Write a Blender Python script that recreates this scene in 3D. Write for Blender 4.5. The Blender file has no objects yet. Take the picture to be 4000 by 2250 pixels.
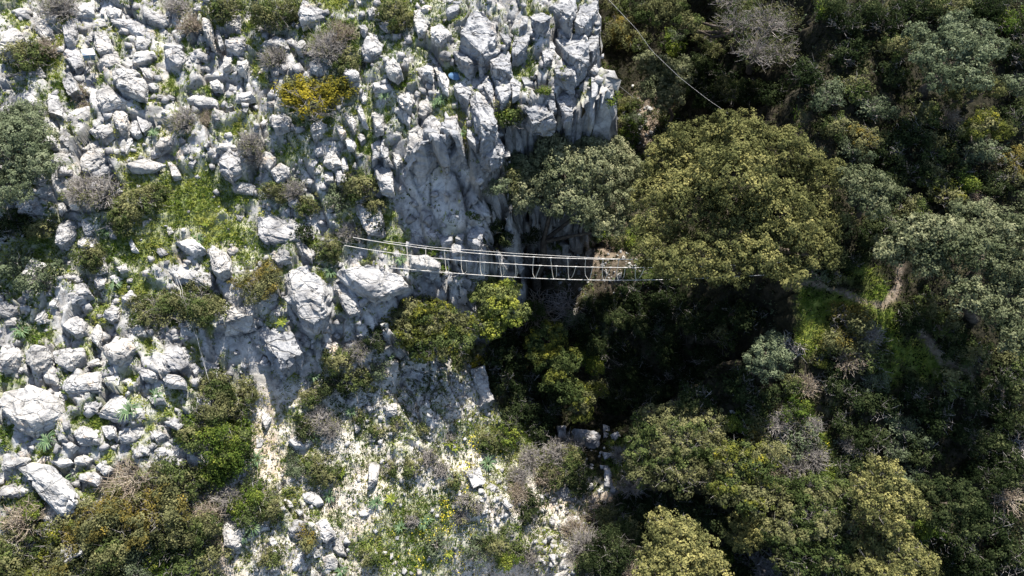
import bpy, bmesh, math, random
import numpy as np
from mathutils import Vector, Matrix, noise as mnoise
R = math.radians
random.seed(7)
rng = np.random.default_rng(11)
scene = bpy.context.scene
COL = scene.collection

# ------------------------------------------------------------------ camera, sky, sun, exposure
TILT = R(35); HF = R(66); DIST = 38.0
CAM = np.array([0.0, -DIST*math.sin(TILT), DIST*math.cos(TILT)])
cd = bpy.data.cameras.new('camera'); cam = bpy.data.objects.new('camera', cd); COL.objects.link(cam)
cd.sensor_width = 36; cd.lens = 18/math.tan(HF/2); cd.clip_start = 0.1; cd.clip_end = 3000
cam.location = CAM; cam.rotation_euler = (TILT, 0, 0); scene.camera = cam

SUN_EL = R(59); SUN_AZ = R(-19)          # azimuth measured from +Y towards -X
sdir = Vector((-math.sin(SUN_AZ)*math.cos(SUN_EL), math.cos(SUN_AZ)*math.cos(SUN_EL), math.sin(SUN_EL)))
world = bpy.data.worlds.new('World'); scene.world = world; world.use_nodes = True
wn = world.node_tree.nodes; wl = world.node_tree.links
bg = wn['Background']; sky = wn.new('ShaderNodeTexSky'); sky.sky_type = 'NISHITA'; sky.sun_disc = False
sky.sun_elevation = SUN_EL; sky.sun_rotation = -SUN_AZ
wl.new(sky.outputs[0], bg.inputs[0]); bg.inputs[1].default_value = 0.1
sl = bpy.data.lights.new('sun', 'SUN'); sl.energy = 5.0; sl.angle = R(0.53); sl.color = (1.0, 0.955, 0.89)
so = bpy.data.objects.new('sun', sl); COL.objects.link(so); so.rotation_euler = sdir.to_track_quat('Z', 'Y').to_euler()
so.location = (-20, 40, 60)
scene.view_settings.view_transform = 'Standard'; scene.view_settings.look = 'None'
scene.view_settings.gamma = 1; scene.view_settings.exposure = 1.45
scene.cycles.max_bounces = 5; scene.cycles.diffuse_bounces = 3; scene.cycles.transparent_max_bounces = 4

# ------------------------------------------------------------------ surveying helpers (photo taken as 2576 x 1449)
TH = math.tan(HF/2); CT, ST = math.cos(TILT), math.sin(TILT)
def ray(px, py):
    a = (px-1288)/1288*TH; b = -(py-724.5)/1288*TH
    d = np.array([a, ST+b*CT, -CT+b*ST]); return d          # axis depth = 1 per unit
def on_plane(px, py, z):
    d = ray(px, py); t = (z-CAM[2])/d[2]; return CAM+d*t
def project(x, y, z):
    dx, dy, dz = x-CAM[0], y-CAM[1], z-CAM[2]
    dep = dy*ST-dz*CT; up = dy*CT+dz*ST
    return 1288+dx/dep/TH*1288, 724.5-up/dep/TH*1288, dep
def m_per_px(dep): return dep*TH/1288

# ------------------------------------------------------------------ numpy noise
def h2(ix, iy, s):
    n = (ix.astype(np.int64)*374761393+iy.astype(np.int64)*668265263+s*974634777) & 0xffffffff
    n = ((n ^ (n >> 13))*1274126177) & 0xffffffff
    n = ((n ^ (n >> 15))*2246822519) & 0xffffffff
    return ((n ^ (n >> 16)) & 0xffffff)/float(0xffffff)
def vnoise(x, y, s=0):
    ix = np.floor(x); iy = np.floor(y); fx = x-ix; fy = y-iy
    fx = fx*fx*(3-2*fx); fy = fy*fy*(3-2*fy)
    a = h2(ix, iy, s); b = h2(ix+1, iy, s); c = h2(ix, iy+1, s); d = h2(ix+1, iy+1, s)
    return (a*(1-fx)+b*fx)*(1-fy)+(c*(1-fx)+d*fx)*fy
def fbm(x, y, s=0, o=4):
    t = 0; a = 0.5; n = 0
    for i in range(o):
        t = t+a*vnoise(x, y, s+i*17); n += a; x = x*2.03+5.1; y = y*2.03+1.7; a *= 0.5
    return t/n
def voro(x, y, s=0):
    """F1, F2, cell random a, b, c and offset from the cell's point"""
    ix = np.floor(x); iy = np.floor(y)
    f1 = np.full(x.shape, 9.0); f2 = np.full(x.shape, 9.0)
    ci = np.zeros(x.shape); cj = np.zeros(x.shape); ox = np.zeros(x.shape); oy = np.zeros(x.shape)
    for di in (-1, 0, 1):
        for dj in (-1, 0, 1):
            jx = ix+di; jy = iy+dj
            ppx = jx+h2(jx, jy, s); ppy = jy+h2(jx, jy, s+1)
            dx = x-ppx; dy = y-ppy; d = np.sqrt(dx*dx+dy*dy)
            n = d < f1
            f2 = np.where(n, f1, np.minimum(f2, d)); f1 = np.where(n, d, f1)
            ci = np.where(n, jx, ci); cj = np.where(n, jy, cj); ox = np.where(n, dx, ox); oy = np.where(n, dy, oy)
    return f1, f2, h2(ci, cj, s+2), h2(ci, cj, s+3), h2(ci, cj, s+4), ox, oy
def sstep(a, b, x):
    t = np.clip((x-a)/(b-a), 0, 1); return t*t*(3-2*t)

# ------------------------------------------------------------------ terrain: two surveyed surfaces joined by the cliff
BOTH = [(-200,1500,-6.5),(300,1560,-7.5),(560,1560,-8),(560,1300,-6),(590,1150,-5),(620,1020,-4.6)]
PL = [(-300,-250,7),(300,-250,7),(900,-250,8),(1500,-250,8),(-200,100,4.5),(300,60,4.8),(800,50,6),(1200,30,6.6),(1440,30,6.6),
      (-250,400,2.5),(100,400,2.4),(350,330,3),(700,300,3.6),(1000,230,4.8),(1250,200,5.2),(1440,230,5.0),(1430,320,4.2),(1180,420,3.4),
      (900,450,2.2),(600,450,1.8),(-200,700,-.5),(200,650,0),(450,560,.9),(700,550,.8),(900,570,.7),(1060,600,.3),(1200,600,0),
      (1000,670,0),(1140,690,-.6),(800,700,-.3),(400,750,-.8),(880,760,-1.2),(650,800,-1.4),(-250,1000,-2.5),(150,950,-2.2),(450,950,-2.3),
      (650,920,-3),(-200,1250,-4),(200,1150,-3.4),(480,1130,-3.8),(250,1300,-4.8)]+BOTH
LO = [(700,1080,-6.3),(800,980,-6.0),(950,950,-6.4),(900,1150,-7.8),(850,1400,-9.3),(900,1560,-10),(1150,950,-7.2),(1150,1150,-9.6),
      (1050,1350,-10.6),(1300,1100,-11.8),(1260,1350,-11.8),(1450,1130,-12.6),(1540,1250,-12.6),(1420,1420,-12.6),(1400,1600,-13),
      (1450,900,-11.8),(1650,900,-11),(1380,720,-10.5),(1250,700,-10),(1150,800,-8.0),(1480,600,-8.8),(1560,680,-7.6),(1340,550,-9),
      (1630,420,-8),(1640,300,-7),(1560,200,-6.6),(1560,60,-5.4),(1600,-200,-3),(1480,-200,-4),(1850,740,-3.4),(1800,620,-3),(2000,740,-1.6),
      (2180,740,-1.2),(2100,880,-3.8),(1950,930,-6.5),(1850,1000,-8.5),(1700,1020,-11),(1960,1020,-7),(2050,1150,-6.5),(2250,950,-2.4),(2400,900,-.8),
      (2700,800,1.5),(2576,600,3),(2300,560,2.4),(2150,500,1.2),(1900,450,-1.8),(1800,250,-3.2),(2000,250,.4),(2200,200,3.6),(2450,250,6),(2700,300,8),
      (1750,80,-2),(1950,-50,2),(2200,-100,6),(2500,-100,10),(2800,-200,13),(1900,-300,5),(2000,1300,-8.5),(1750,1250,-11),(1700,1500,-12.3),
      (2000,1560,-10),(2300,1200,-5.5),(2400,1500,-7),(2650,1100,-2.4),(2750,1500,-4),(2300,1000,-3)]+BOTH
LO = [(x, y, (z*.72 if z < 0 else z*1.25)+max(0, x-1800)/780*8*min(1, max(0, (520-y)/300))) for x, y, z in LO]
def tps(pts):
    P = np.array([on_plane(*p) for p in pts]); n = len(P)
    def K(d2): return 0.5*d2*np.log(d2+1e-9)
    d2 = ((P[:, None, :2]-P[None, :, :2])**2).sum(-1)
    A = np.zeros((n+3, n+3)); A[:n, :n] = K(d2)+np.eye(n)*2.0
    A[:n, n] = 1; A[:n, n+1:] = P[:, :2]; A[n:, :n] = A[:n, n:].T
    w = np.linalg.solve(A, np.concatenate([P[:, 2], [0, 0, 0]]))
    def f(X, Y):
        o = w[n]+w[n+1]*X+w[n+2]*Y
        for i in range(n): o = o+w[i]*K((X-P[i, 0])**2+(Y-P[i, 1])**2)
        return o
    return f
fP, fL = tps(PL), tps(LO)
EDGE = [(-900,-900,8),(1400,-900,10),(1455,-250,8),(1478,-30,6.6),(1466,40,6.6),(1476,90,6),(1452,135,5.8),(1470,185,5.4),(1480,222,5.2),(1452,240,4.8),(1335,272,4.4),(1262,350,3.6),(1240,450,2.4),
        (1215,590,0),(1120,650,-.2),(1030,705,-.2),(930,750,-.9),(875,800,-1.3),(800,855,-1.9),(730,890,-2.4),(640,905,-2.8),(600,960,-3.4),(480,1180,-4.4),
        (470,1300,-5.5),(480,1600,-8),(-900,1800,-8)]
EW = np.array([on_plane(*p)[:2] for p in EDGE])
EW[0] = (-400, 300); EW[1] = (EW[2][0], 300); EW[-1] = (-400, -60); EW[-2] = (EW[-2][0], -60)
def sdist(X, Y, W):
    d = np.full(X.shape, 1e9); ins = np.zeros(X.shape, bool); n = len(W)
    for i in range(n):
        a = W[i]; b = W[(i+1) % n]; e = b-a
        t = np.clip(((X-a[0])*e[0]+(Y-a[1])*e[1])/(e@e+1e-12), 0, 1)
        d = np.minimum(d, np.hypot(X-a[0]-t*e[0], Y-a[1]-t*e[1]))
        c = ((a[1] > Y) != (b[1] > Y)) & (X < (b[0]-a[0])*(Y-a[1])/(b[1]-a[1]+1e-12)+a[0])
        ins ^= c
    return np.where(ins, d, -d)
XL, XH, YL, YH = -34.0, 36.0, -17.5, 34.0
def base(X, Y):
    Xc = np.clip(X, XL, XH); Yc = np.clip(Y, YL, YH)
    zp = fP(Xc, Yc); zl = fL(Xc, Yc)
    sd = sdist(X, Y, EW)
    f1, f2, a, b, c, ox, oy = voro(X/1.9+fbm(X*.3, Y*.3, 5)*1.2, Y/1.9, 40)
    sd2 = sd+(a-.5)*1.1+(fbm(X*.8, Y*.8, 9, 3)-.5)*1.8+(fbm(X*2.1, Y*2.1, 19, 3)-.5)*.7
    wd = 1.3+2.0*sstep(10, 6, Y)*sstep(-16, -9, X)*sstep(-.3, -2.3, X)
    m = sstep(-1, 0.07, sd2/wd)
    zl = np.minimum(zl, zp+.2)
    far = np.hypot(np.maximum(np.abs(X-1)-35, 0), np.maximum(np.abs(Y-8)-26, 0))
    z = zl+(zp-zl)*m+0.10*far
    return z, m, sd, zp-zl

# zones, surveyed in photo coordinates: (x, y, rx, ry, strength)
GRASS = [(2060,780,50,50,1),(2080,840,50,40,1),(2160,760,60,25,1),(2040,860,30,40,.9),(2240,860,40,60,.9),(2330,910,60,40,.9),(2250,950,40,40,.8),(2160,690,60,30,.6),(2320,800,40,40,.5),(480,500,150,75,1),(360,480,90,60,.8),(560,590,110,55,.9),(420,560,90,60,.8),(330,610,110,70,.9),(150,600,110,60,.8),(60,650,90,60,.9),(230,640,80,60,.8),
 (150,700,80,40,.7),(330,735,100,45,.9),(60,720,60,40,.6),(90,830,50,35,.6),(250,770,60,40,.7),(620,600,70,50,.7),(660,640,60,40,.6),(760,620,60,30,.6),(800,640,40,30,.5),
 (600,330,80,30,.6),(650,300,50,30,.5),(450,250,80,30,.5),(350,350,50,25,.4),(130,290,50,30,.4),(60,180,60,50,.5),(290,120,22,70,.6),(140,140,30,50,.6),(30,30,40,50,.5),(60,320,30,30,.5),
 (700,20,70,50,.7),(830,10,80,40,.8),(1010,20,120,50,.9),(930,110,120,50,.7),(860,190,60,60,.6),(760,310,100,30,.7),(820,300,40,60,.7),(900,260,60,60,.5),(1010,220,60,40,.6),
 (1150,60,60,60,.4),(1140,190,40,30,.7),(1110,270,30,50,.6),(1040,330,40,30,.5),(900,350,60,50,.5),(720,400,80,50,.6),(700,470,80,40,.5),(620,500,60,30,.6),(880,500,60,60,.6),(930,430,40,40,.5),
 (980,600,40,50,.5),(860,600,50,40,.5),(1070,330,30,30,.4),(1170,350,20,60,.5),(1190,510,12,60,.5),(1300,230,60,40,.4),(1380,190,30,50,.3),(1450,290,60,40,.3),
 (700,810,40,25,.5),(380,1010,60,35,.5),(130,1180,60,40,.5),(40,1260,90,40,.7),(560,1000,90,60,.6),(700,660,60,30,.5),(640,760,40,30,.4),(430,890,60,30,.4),
 (1010,1330,110,60,.8),(960,1390,70,60,.8),(1100,1290,90,70,.7),(1190,1100,60,50,.7),(1250,1090,60,60,.9),(1250,1200,60,60,.5),(860,1160,60,40,.5),(1080,1420,120,50,.7),
 (1250,1400,120,60,.7),(900,1080,60,40,.4),(780,1050,60,60,.5),(1000,1250,80,50,.4),(700,1260,60,60,.5),(1330,1130,80,80,.7),(1560,1150,40,40,.5)]
SOIL = [(390,220,40,50,.9),(390,330,70,50,.5),(620,760,70,40,.8),(600,850,60,60,.5),(700,1030,40,60,.9),(660,1110,40,60,1),(700,1180,50,50,.9),(850,1270,30,50,.9),(900,1340,30,50,.8),(930,1430,40,40,.7),
 (450,590,90,15,.6),(560,620,60,20,.6),(780,1010,40,40,.6),(560,1400,40,60,.8),(1450,1270,120,25,.7),(1380,1390,60,60,.5),(740,1180,60,60,.6),(930,1200,60,60,.5),(1440,640,120,60,.8),(1640,320,50,70,.8),(1570,690,50,40,.6),(1520,620,80,50,.6)]
PATHS = [([(2000,712),(2060,718),(2120,738),(2190,765),(2225,765),(2262,720),(2264,670)],10,'soil'),([(2310,800),(2345,860),(2380,910),(2450,960),(2520,985)],12,'soil'),
 ([(1605,255),(1630,310),(1650,350),(1645,390)],16,'soil'),([(1235,1290),(1400,1270),(1500,1250),(1560,1235)],16,'soil'),([(2020,730),(2040,790),(2025,860)],26,'grass'),
 ([(2090,760),(2170,765),(2215,745)],22,'grass'),([(2230,800),(2250,880),(2330,900),(2360,930)],26,'grass'),([(2000,985),(1990,1020),(2060,1060),(2090,1150)],12,'grass'),([(2080,1090),(2095,1170)],12,'grass')]
LIME = [(735,1290,45,60,1),(790,1360,55,60,1),(860,1410,40,50,1),(700,1400,60,60,.9),(720,1235,40,40,.9),(640,1330,40,50,.6),(800,1440,90,40,.9),(1100,1000,150,100,1),(1200,960,60,60,.9),(1000,960,80,50,.8),(1120,1060,130,60,.8),(1030,1130,120,60,.5),(1400,1390,50,80,.9),(1400,1130,80,40,.4),(1230,1270,70,60,.8),(1190,1210,60,60,.5)]
def zones(X, Y, Z):
    px, py, dep = project(X, Y, Z)
    wx = (fbm(X*.7, Y*.7, 71, 3)-.5); wy = (fbm(X*.7+9, Y*.7, 73, 3)-.5)
    qx = px+wx*60; qy = py+wy*60
    def ell(L):
        o = np.zeros(px.shape)
        for (x, y, a, b, s) in L: o = np.maximum(o, s*np.exp(-(((qx-x)/a)**2+((qy-y)/b)**2)*1.0))
        return o
    g = ell(GRASS); s = ell(SOIL); l = ell(LIME)
    for pts, w, k in PATHS:
        d = np.full(px.shape, 1e9)
        for (a, b) in zip(pts[:-1], pts[1:]):
            ex, ey = b[0]-a[0], b[1]-a[1]; t = np.clip(((px-a[0])*ex+(py-a[1])*ey)/(ex*ex+ey*ey), 0, 1)
            d = np.minimum(d, np.hypot(px-a[0]-t*ex, py-a[1]-t*ey))
        v = np.exp(-((d+wx*14)/w)**2)
        if k == 'soil': s = np.maximum(s, v)
        else: g = np.maximum(g, v)
    return g, s, l, px, py
SCREE = np.array([(600,960),(720,960),(850,905),(960,880),(1180,900),(1240,1010),(1290,1090),(1400,1110),(1480,1180),(1540,1240),(1470,1300),(1440,1360),(1440,1700),(480,1700),(560,1400),(560,1230),(620,1100)], float)
def inpoly_sd(px, py, poly): return sdist(px, py, poly)

step = 0.075
def axis(lo, hi):
    core = np.arange(lo, hi+1e-6, step)
    ext = [0.3, 0.8, 1.8, 4, 8, 16, 32, 64, 130, 260]
    return np.concatenate([[lo-e for e in ext[::-1]], core, [core[-1]+e for e in ext]]), len(ext)
ax, ne = axis(XL, XH); ay, _ = axis(YL, YH)
GX, GY = np.meshgrid(ax, ay)
Z0, MASK, SD, DH = base(GX, GY)
g, s, l, PXg, PYg = zones(GX, GY, Z0)
inscree = sstep(-12, 25, inpoly_sd(PXg, PYg, SCREE))
plat = np.clip(MASK, 0, 1)
tall = sstep(.6, 2.5, DH)                                # where there really is a cliff
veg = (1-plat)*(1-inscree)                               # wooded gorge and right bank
face = 4*plat*(1-plat)*tall
nz = fbm(GX*1.1, GY*1.1, 3, 4)
nz2 = fbm(GX*2.3, GY*2.3, 14, 3)
grass = np.clip(np.maximum(g*1.35-.12+(nz-.5)*.9, np.maximum(plat, (.5*inscree))*(nz2*.6+nz*.4-.485)*5), 0, 1)*(1-np.clip(s*1.2-.3, 0, 1))
gyz, gxz = np.gradient(Z0, ay, ax); slope = np.hypot(gxz, gyz)
grass = grass*(1-sstep(.75, 1.3, slope))
soil = np.clip(s*1.3+(nz-.5)*.6, 0, 1)
rock = np.clip(plat*(1.0-0.85*sstep(.25, .75, grass))*(1-.5*soil)+face+l*inscree, 0, 1)
# block relief: tilted cells with cracks between, three sizes
ang = R(-62)
U = GX*math.cos(ang)+GY*math.sin(ang); V = -GX*math.sin(ang)+GY*math.cos(ang)
wa = (fbm(GX*.35, GY*.35, 21, 3)-.5)*1.6; wb = (fbm(GX*.35, GY*.35, 25, 3)-.5)*1.6
def blocks(su, sv, seed, amp, tilt, crack):
    f1, f2, a, b, c, ox, oy = voro((U+wa)/su, (V+wb)/sv, seed)
    e = f2-f1
    return amp*(a-.4)+tilt*((b-.5)*ox+(c-.5)*oy)-crack*(1-sstep(0, .09, e)), e
b1, e1 = blocks(2.3, 1.35, 100, .85, .95, .24)
b2, e2 = blocks(.95, .62, 200, .24, .5, .10)
b3, e3 = blocks(.36, .27, 300, .05, .12, .03)
amp = rock*(.55+.6*fbm(GX*.25, GY*.25, 31, 2))
disp = amp*(b1+b2*.9+b3*.8)*(1-.5*inscree)+ (fbm(GX*2.2, GY*2.2, 51, 4)-.5)*.25+(fbm(GX*.35, GY*.35, 57, 3)-.5)*.8*(1-plat)
disp += l*inscree*(b1*.55+b2*1.2+b3*1.6+.25)
_, e4 = blocks(.16, .16, 400, 1, 0, 0)
disp += inscree*(.05*sstep(0, .4, e4))*(1-grass)
Z = Z0+disp
crack = np.clip(np.maximum(1-sstep(0, .16, e1), .8*(1-sstep(0, .12, e2))), 0, 1)*rock
ZC = Z[ne:-ne, ne:-ne]; nY, nX = ZC.shape
ROCKC = rock[ne:-ne, ne:-ne]; GRC = grass[ne:-ne, ne:-ne]; VEGC = veg[ne:-ne, ne:-ne]; SCC = inscree[ne:-ne, ne:-ne]; SOC = soil[ne:-ne, ne:-ne]
Z0C = Z0[ne:-ne, ne:-ne]; SLC = slope[ne:-ne, ne:-ne]
def samp(A, x, y):
    fx = np.clip((np.asarray(x, float)-XL)/step, 0, nX-1.001); fy = np.clip((np.asarray(y, float)-YL)/step, 0, nY-1.001)
    i = fx.astype(int); j = fy.astype(int); u = fx-i; v = fy-j
    return (A[j, i]*(1-u)+A[j, i+1]*u)*(1-v)+(A[j+1, i]*(1-u)+A[j+1, i+1]*u)*v
def gz(x, y): return float(samp(ZC, x, y))
def at(px, py, h=0.0):
    """point seen at the pixel that stands h above the ground"""
    d = ray(px, py); ts = np.arange(20, 75, .06)
    P = CAM[None]+d[None]*ts[:, None]
    e = P[:, 2]-samp(Z0C if h > 1 else ZC, P[:, 0], P[:, 1])-h
    k = np.argmax(e < 0)
    if e[k] >= 0: k = len(ts)-1
    p = P[k]; return p, ts[k]

# ------------------------------------------------------------------ object helpers
def tag(o, label=None, cat=None, group=None, kind=None):
    if label: o['label'] = label
    if cat: o['category'] = cat
    if group: o['group'] = group
    if kind: o['kind'] = kind
    return o
def mesh_np(name, V, F, mats, smooth=False, tone=None, mi=None):
    """V (n,3), F (m,k) all faces same size"""
    V = np.asarray(V, np.float32); F = np.asarray(F, np.int32)
    me = bpy.data.meshes.new(name); k = F.shape[1]
    me.vertices.add(len(V)); me.vertices.foreach_set('co', V.ravel())
    me.loops.add(F.size); me.loops.foreach_set('vertex_index', F.ravel())
    me.polygons.add(len(F)); me.polygons.foreach_set('loop_start', np.arange(0, F.size, k, dtype=np.int32))
    me.update(calc_edges=True)
    if smooth: me.polygons.foreach_set('use_smooth', np.ones(len(F), bool))
    for m in mats: me.materials.append(m)
    if mi is not None: me.polygons.foreach_set('material_index', np.asarray(mi, np.int32))
    if tone is not None:
        a = me.attributes.new('tone', 'FLOAT', 'FACE'); a.data.foreach_set('value', np.asarray(tone, np.float32))
    me.update()
    return me
def link(name, me, parent=None, loc=None):
    o = bpy.data.objects.new(name, me); COL.objects.link(o)
    if parent: o.parent = parent
    if loc is not None: o.location = loc
    return o
def copy_tree(o, parent=None):
    c = o.copy(); COL.objects.link(c)
    if parent: c.parent = parent
    for ch in list(o.children): copy_tree(ch, c)
    return c

# ------------------------------------------------------------------ materials
def mat(name):
    m = bpy.data.materials.new(name); m.use_nodes = True; n = m.node_tree.nodes; n.clear(); return m, n, m.node_tree.links
def ramp(n, stops):
    r = n.new('ShaderNodeValToRGB'); e = r.color_ramp.elements
    e[0].position = stops[0][0]; e[0].color = (*stops[0][1], 1); e[1].position = stops[-1][0]; e[1].color = (*stops[-1][1], 1)
    for p, c in stops[1:-1]:
        x = e.new(p); x.color = (*c, 1)
    return r
def tex(n, L, kind, scale, co, **kw):
    t = n.new(kind); t.inputs['Scale'].default_value = scale
    for k, v in kw.items(): t.inputs[k].default_value = v
    L.new(co, t.inputs['Vector']); return t
def mix(n, L, f, a, b, mode='MIX'):
    m = n.new('ShaderNodeMix'); m.data_type = 'RGBA'; m.blend_type = mode
    for i, v in ((0, f), (6, a), (7, b)):
        if hasattr(v, 'is_linked'): L.new(v, m.inputs[i])
        else: m.inputs[i].default_value = v if i == 0 else (*v, 1)
    return m.outputs[2]
def rock_color(n, L, co, warm=0.0):
    """weathered limestone: pale, patchy grey skin, darker streaks and freckles, faint ochre"""
    a = tex(n, L, 'ShaderNodeTexNoise', .8, co, Detail=7, Roughness=.6)
    r1 = ramp(n, [(.30, (.165, .162, .16)), (.42, (.28, .275, .265)), (.56, (.42, .41, .39)), (.75, (.57, .55, .515))]); L.new(a.outputs[0], r1.inputs[0])
    b = tex(n, L, 'ShaderNodeTexNoise', 3.2, co, Detail=8, Roughness=.72)
    r2 = ramp(n, [(.30, (.42, .42, .44)), (.45, (.90, .90, .91)), (.7, (1.08, 1.07, 1.05))]); L.new(b.outputs[0], r2.inputs[0])
    c = mix(n, L, .85, r1.outputs[0], r2.outputs[0], 'MULTIPLY')
    d = tex(n, L, 'ShaderNodeTexNoise', .9, co, Detail=5, Roughness=.65); d.noise_dimensions = '3D'
    r3 = ramp(n, [(.60, (0, 0, 0)), (.75, (1, 1, 1))]); L.new(d.outputs[0], r3.inputs[0])
    c = mix(n, L, r3.outputs[0], c, (.52, .41, .30))
    return c, b
def joints(n, L, co, c, scale=1.1, sc=(.62, 1.35, .8)):
    """thin fracture lines: grime in the joint and a groove for the bump"""
    w = n.new('ShaderNodeTexNoise'); w.inputs['Scale'].default_value = .9; w.inputs['Detail'].default_value = 5; L.new(co, w.inputs['Vector'])
    ad = n.new('ShaderNodeVectorMath'); ad.operation = 'MULTIPLY_ADD'; ad.inputs[1].default_value = (1.1, 1.1, 1.1); L.new(w.outputs['Color'], ad.inputs[0]); L.new(co, ad.inputs[2])
    mp = n.new('ShaderNodeMapping'); mp.inputs['Rotation'].default_value = (.3, -.2, R(62)); mp.inputs['Scale'].default_value = sc; L.new(ad.outputs[0], mp.inputs[0])
    v = n.new('ShaderNodeTexVoronoi'); v.feature = 'DISTANCE_TO_EDGE'; v.inputs['Scale'].default_value = scale; L.new(mp.outputs[0], v.inputs['Vector'])
    r = ramp(n, [(0, (0, 0, 0)), (.045, (1, 1, 1))]); L.new(v.outputs['Distance'], r.inputs[0])
    return mix(n, L, r.outputs[0], mix(n, L, .4, c, (.16, .15, .13)), c), r.outputs[0]
def addh(n, L, a, b, k):
    m = n.new('ShaderNodeMath'); m.operation = 'MULTIPLY_ADD'; m.inputs[1].default_value = k; L.new(b, m.inputs[0]); L.new(a, m.inputs[2]); return m.outputs[0]
def out_pbr(n, L, col, bump_src, dist, strength=.6, rough=.93):
    p = n.new('ShaderNodeBsdfPrincipled'); p.inputs['Roughness'].default_value = rough; p.inputs['Specular IOR Level'].default_value = .15
    o = n.new('ShaderNodeOutputMaterial'); L.new(p.outputs[0], o.inputs[0])
    if hasattr(col, 'is_linked'): L.new(col, p.inputs[0])
    else: p.inputs[0].default_value = (*col, 1)
    if bump_src is not None:
        b = n.new('ShaderNodeBump'); b.inputs['Strength'].default_value = strength; b.inputs['Distance'].default_value = dist
        L.new(bump_src, b.inputs['Height']); L.new(b.outputs[0], p.inputs['Normal'])
    return p
def geo(n): return n.new('ShaderNodeNewGeometry').outputs['Position']

M = {}
m, n, L = mat('limestone'); co = geo(n); c, b = rock_color(n, L, co)
oi = n.new('ShaderNodeObjectInfo'); rr = ramp(n, [(0, (.82, .82, .84)), (.5, (1, 1, 1)), (1, (1.06, 1.03, .99))]); L.new(oi.outputs['Random'], rr.inputs[0])
c = mix(n, L, 1.0, c, rr.outputs[0], 'MULTIPLY')
sp = tex(n, L, 'ShaderNodeTexNoise', 9, co, Detail=6, Roughness=.75)
c, jr = joints(n, L, co, c); sp2 = tex(n, L, 'ShaderNodeTexNoise', 2.6, co, Detail=5, Roughness=.6); hh_ = addh(n, L, addh(n, L, sp.outputs[0], sp2.outputs[0], 2.2), jr, .8)
out_pbr(n, L, c, hh_, .10, .85); M['rock'] = m

m, n, L = mat('grey_cliff_rock'); co = geo(n); c, b = rock_color(n, L, co)
mp = n.new('ShaderNodeMapping'); mp.inputs['Scale'].default_value = (2.2, 1.2, .25); L.new(co, mp.inputs[0])
st = n.new('ShaderNodeTexNoise'); st.inputs['Scale'].default_value = 1.6; st.inputs['Detail'].default_value = 6; L.new(mp.outputs[0], st.inputs['Vector'])
r4 = ramp(n, [(.38, (.42, .44, .48)), (.62, (1, 1, 1))]); L.new(st.outputs[0], r4.inputs[0])
c = mix(n, L, .8, c, r4.outputs[0], 'MULTIPLY'); c = mix(n, L, .45, c, (.235, .24, .25))
sp = tex(n, L, 'ShaderNodeTexNoise', 6, co, Detail=6, Roughness=.7)
c, jr = joints(n, L, co, c, .8, (.28, 1.5, .35)); sp2 = tex(n, L, 'ShaderNodeTexNoise', 2.0, co, Detail=5, Roughness=.6); hh_ = addh(n, L, addh(n, L, sp.outputs[0], sp2.outputs[0], 2.0), jr, 1.2)
out_pbr(n, L, c, hh_, .12, .9); M['cliff'] = m

m, n, L = mat('ground'); co = geo(n)
at1 = n.new('ShaderNodeAttribute'); at1.attribute_name = 'zone'; sx = n.new('ShaderNodeSeparateColor'); L.new(at1.outputs['Color'], sx.inputs[0])
at2 = n.new('ShaderNodeAttribute'); at2.attribute_name = 'zone2'; sy = n.new('ShaderNodeSeparateColor'); L.new(at2.outputs['Color'], sy.inputs[0])
rc, rb = rock_color(n, L, co); rc, jr = joints(n, L, co, rc, 1.3)
f = tex(n, L, 'ShaderNodeTexNoise', 5, co, Detail=7, Roughness=.7)
pale = ramp(n, [(.3, (.29, .255, .21)), (.45, (.46, .42, .36)), (.6, (.58, .545, .485)), (.75, (.66, .635, .585))]); L.new(f.outputs[0], pale.inputs[0])
dk_shade = ramp(n, [(.3, (.006, .007, .003)), (.5, (.016, .015, .008)), (.7, (.04, .034, .02))]); L.new(f.outputs[0], dk_shade.inputs[0])
earth = mix(n, L, sy.outputs[1], pale.outputs[0], dk_shade.outputs[0])             # woodland floor on the right bank, its shade painted into the colour
so_ = ramp(n, [(.3, (.29, .21, .15)), (.5, (.43, .36, .28)), (.7, (.60, .53, .44))]); L.new(f.outputs[0], so_.inputs[0])
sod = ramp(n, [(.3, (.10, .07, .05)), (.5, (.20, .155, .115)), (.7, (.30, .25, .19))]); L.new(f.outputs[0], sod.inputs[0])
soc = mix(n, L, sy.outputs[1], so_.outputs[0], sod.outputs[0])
earth = mix(n, L, sx.outputs[2], earth, soc)
gr = tex(n, L, 'ShaderNodeTexNoise', 2.3, co, Detail=6, Roughness=.7)
grc = ramp(n, [(.3, (.04, .065, .012)), (.5, (.13, .165, .03)), (.7, (.27, .28, .06))]); L.new(gr.outputs[0], grc.inputs[0])
mm = n.new('ShaderNodeMath'); mm.operation = 'MULTIPLY'; mm.inputs[1].default_value = .65; L.new(sy.outputs[2], mm.inputs[0])
rc = mix(n, L, mm.outputs[0], rc, pale.outputs[0])
col = mix(n, L, sx.outputs[0], earth, rc)
gf = n.new('ShaderNodeMath'); gf.operation = 'MULTIPLY'; gf.use_clamp = True; gf.inputs[1].default_value = .9; L.new(sx.outputs[1], gf.inputs[0])
col = mix(n, L, gf.outputs[0], col, grc.outputs[0])
col = mix(n, L, sy.outputs[0], col, (.075, .06, .04))
sp = tex(n, L, 'ShaderNodeTexNoise', 8, co, Detail=7, Roughness=.75)
out_pbr(n, L, col, sp.outputs[0], .10, .9); M['ground'] = m

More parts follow.
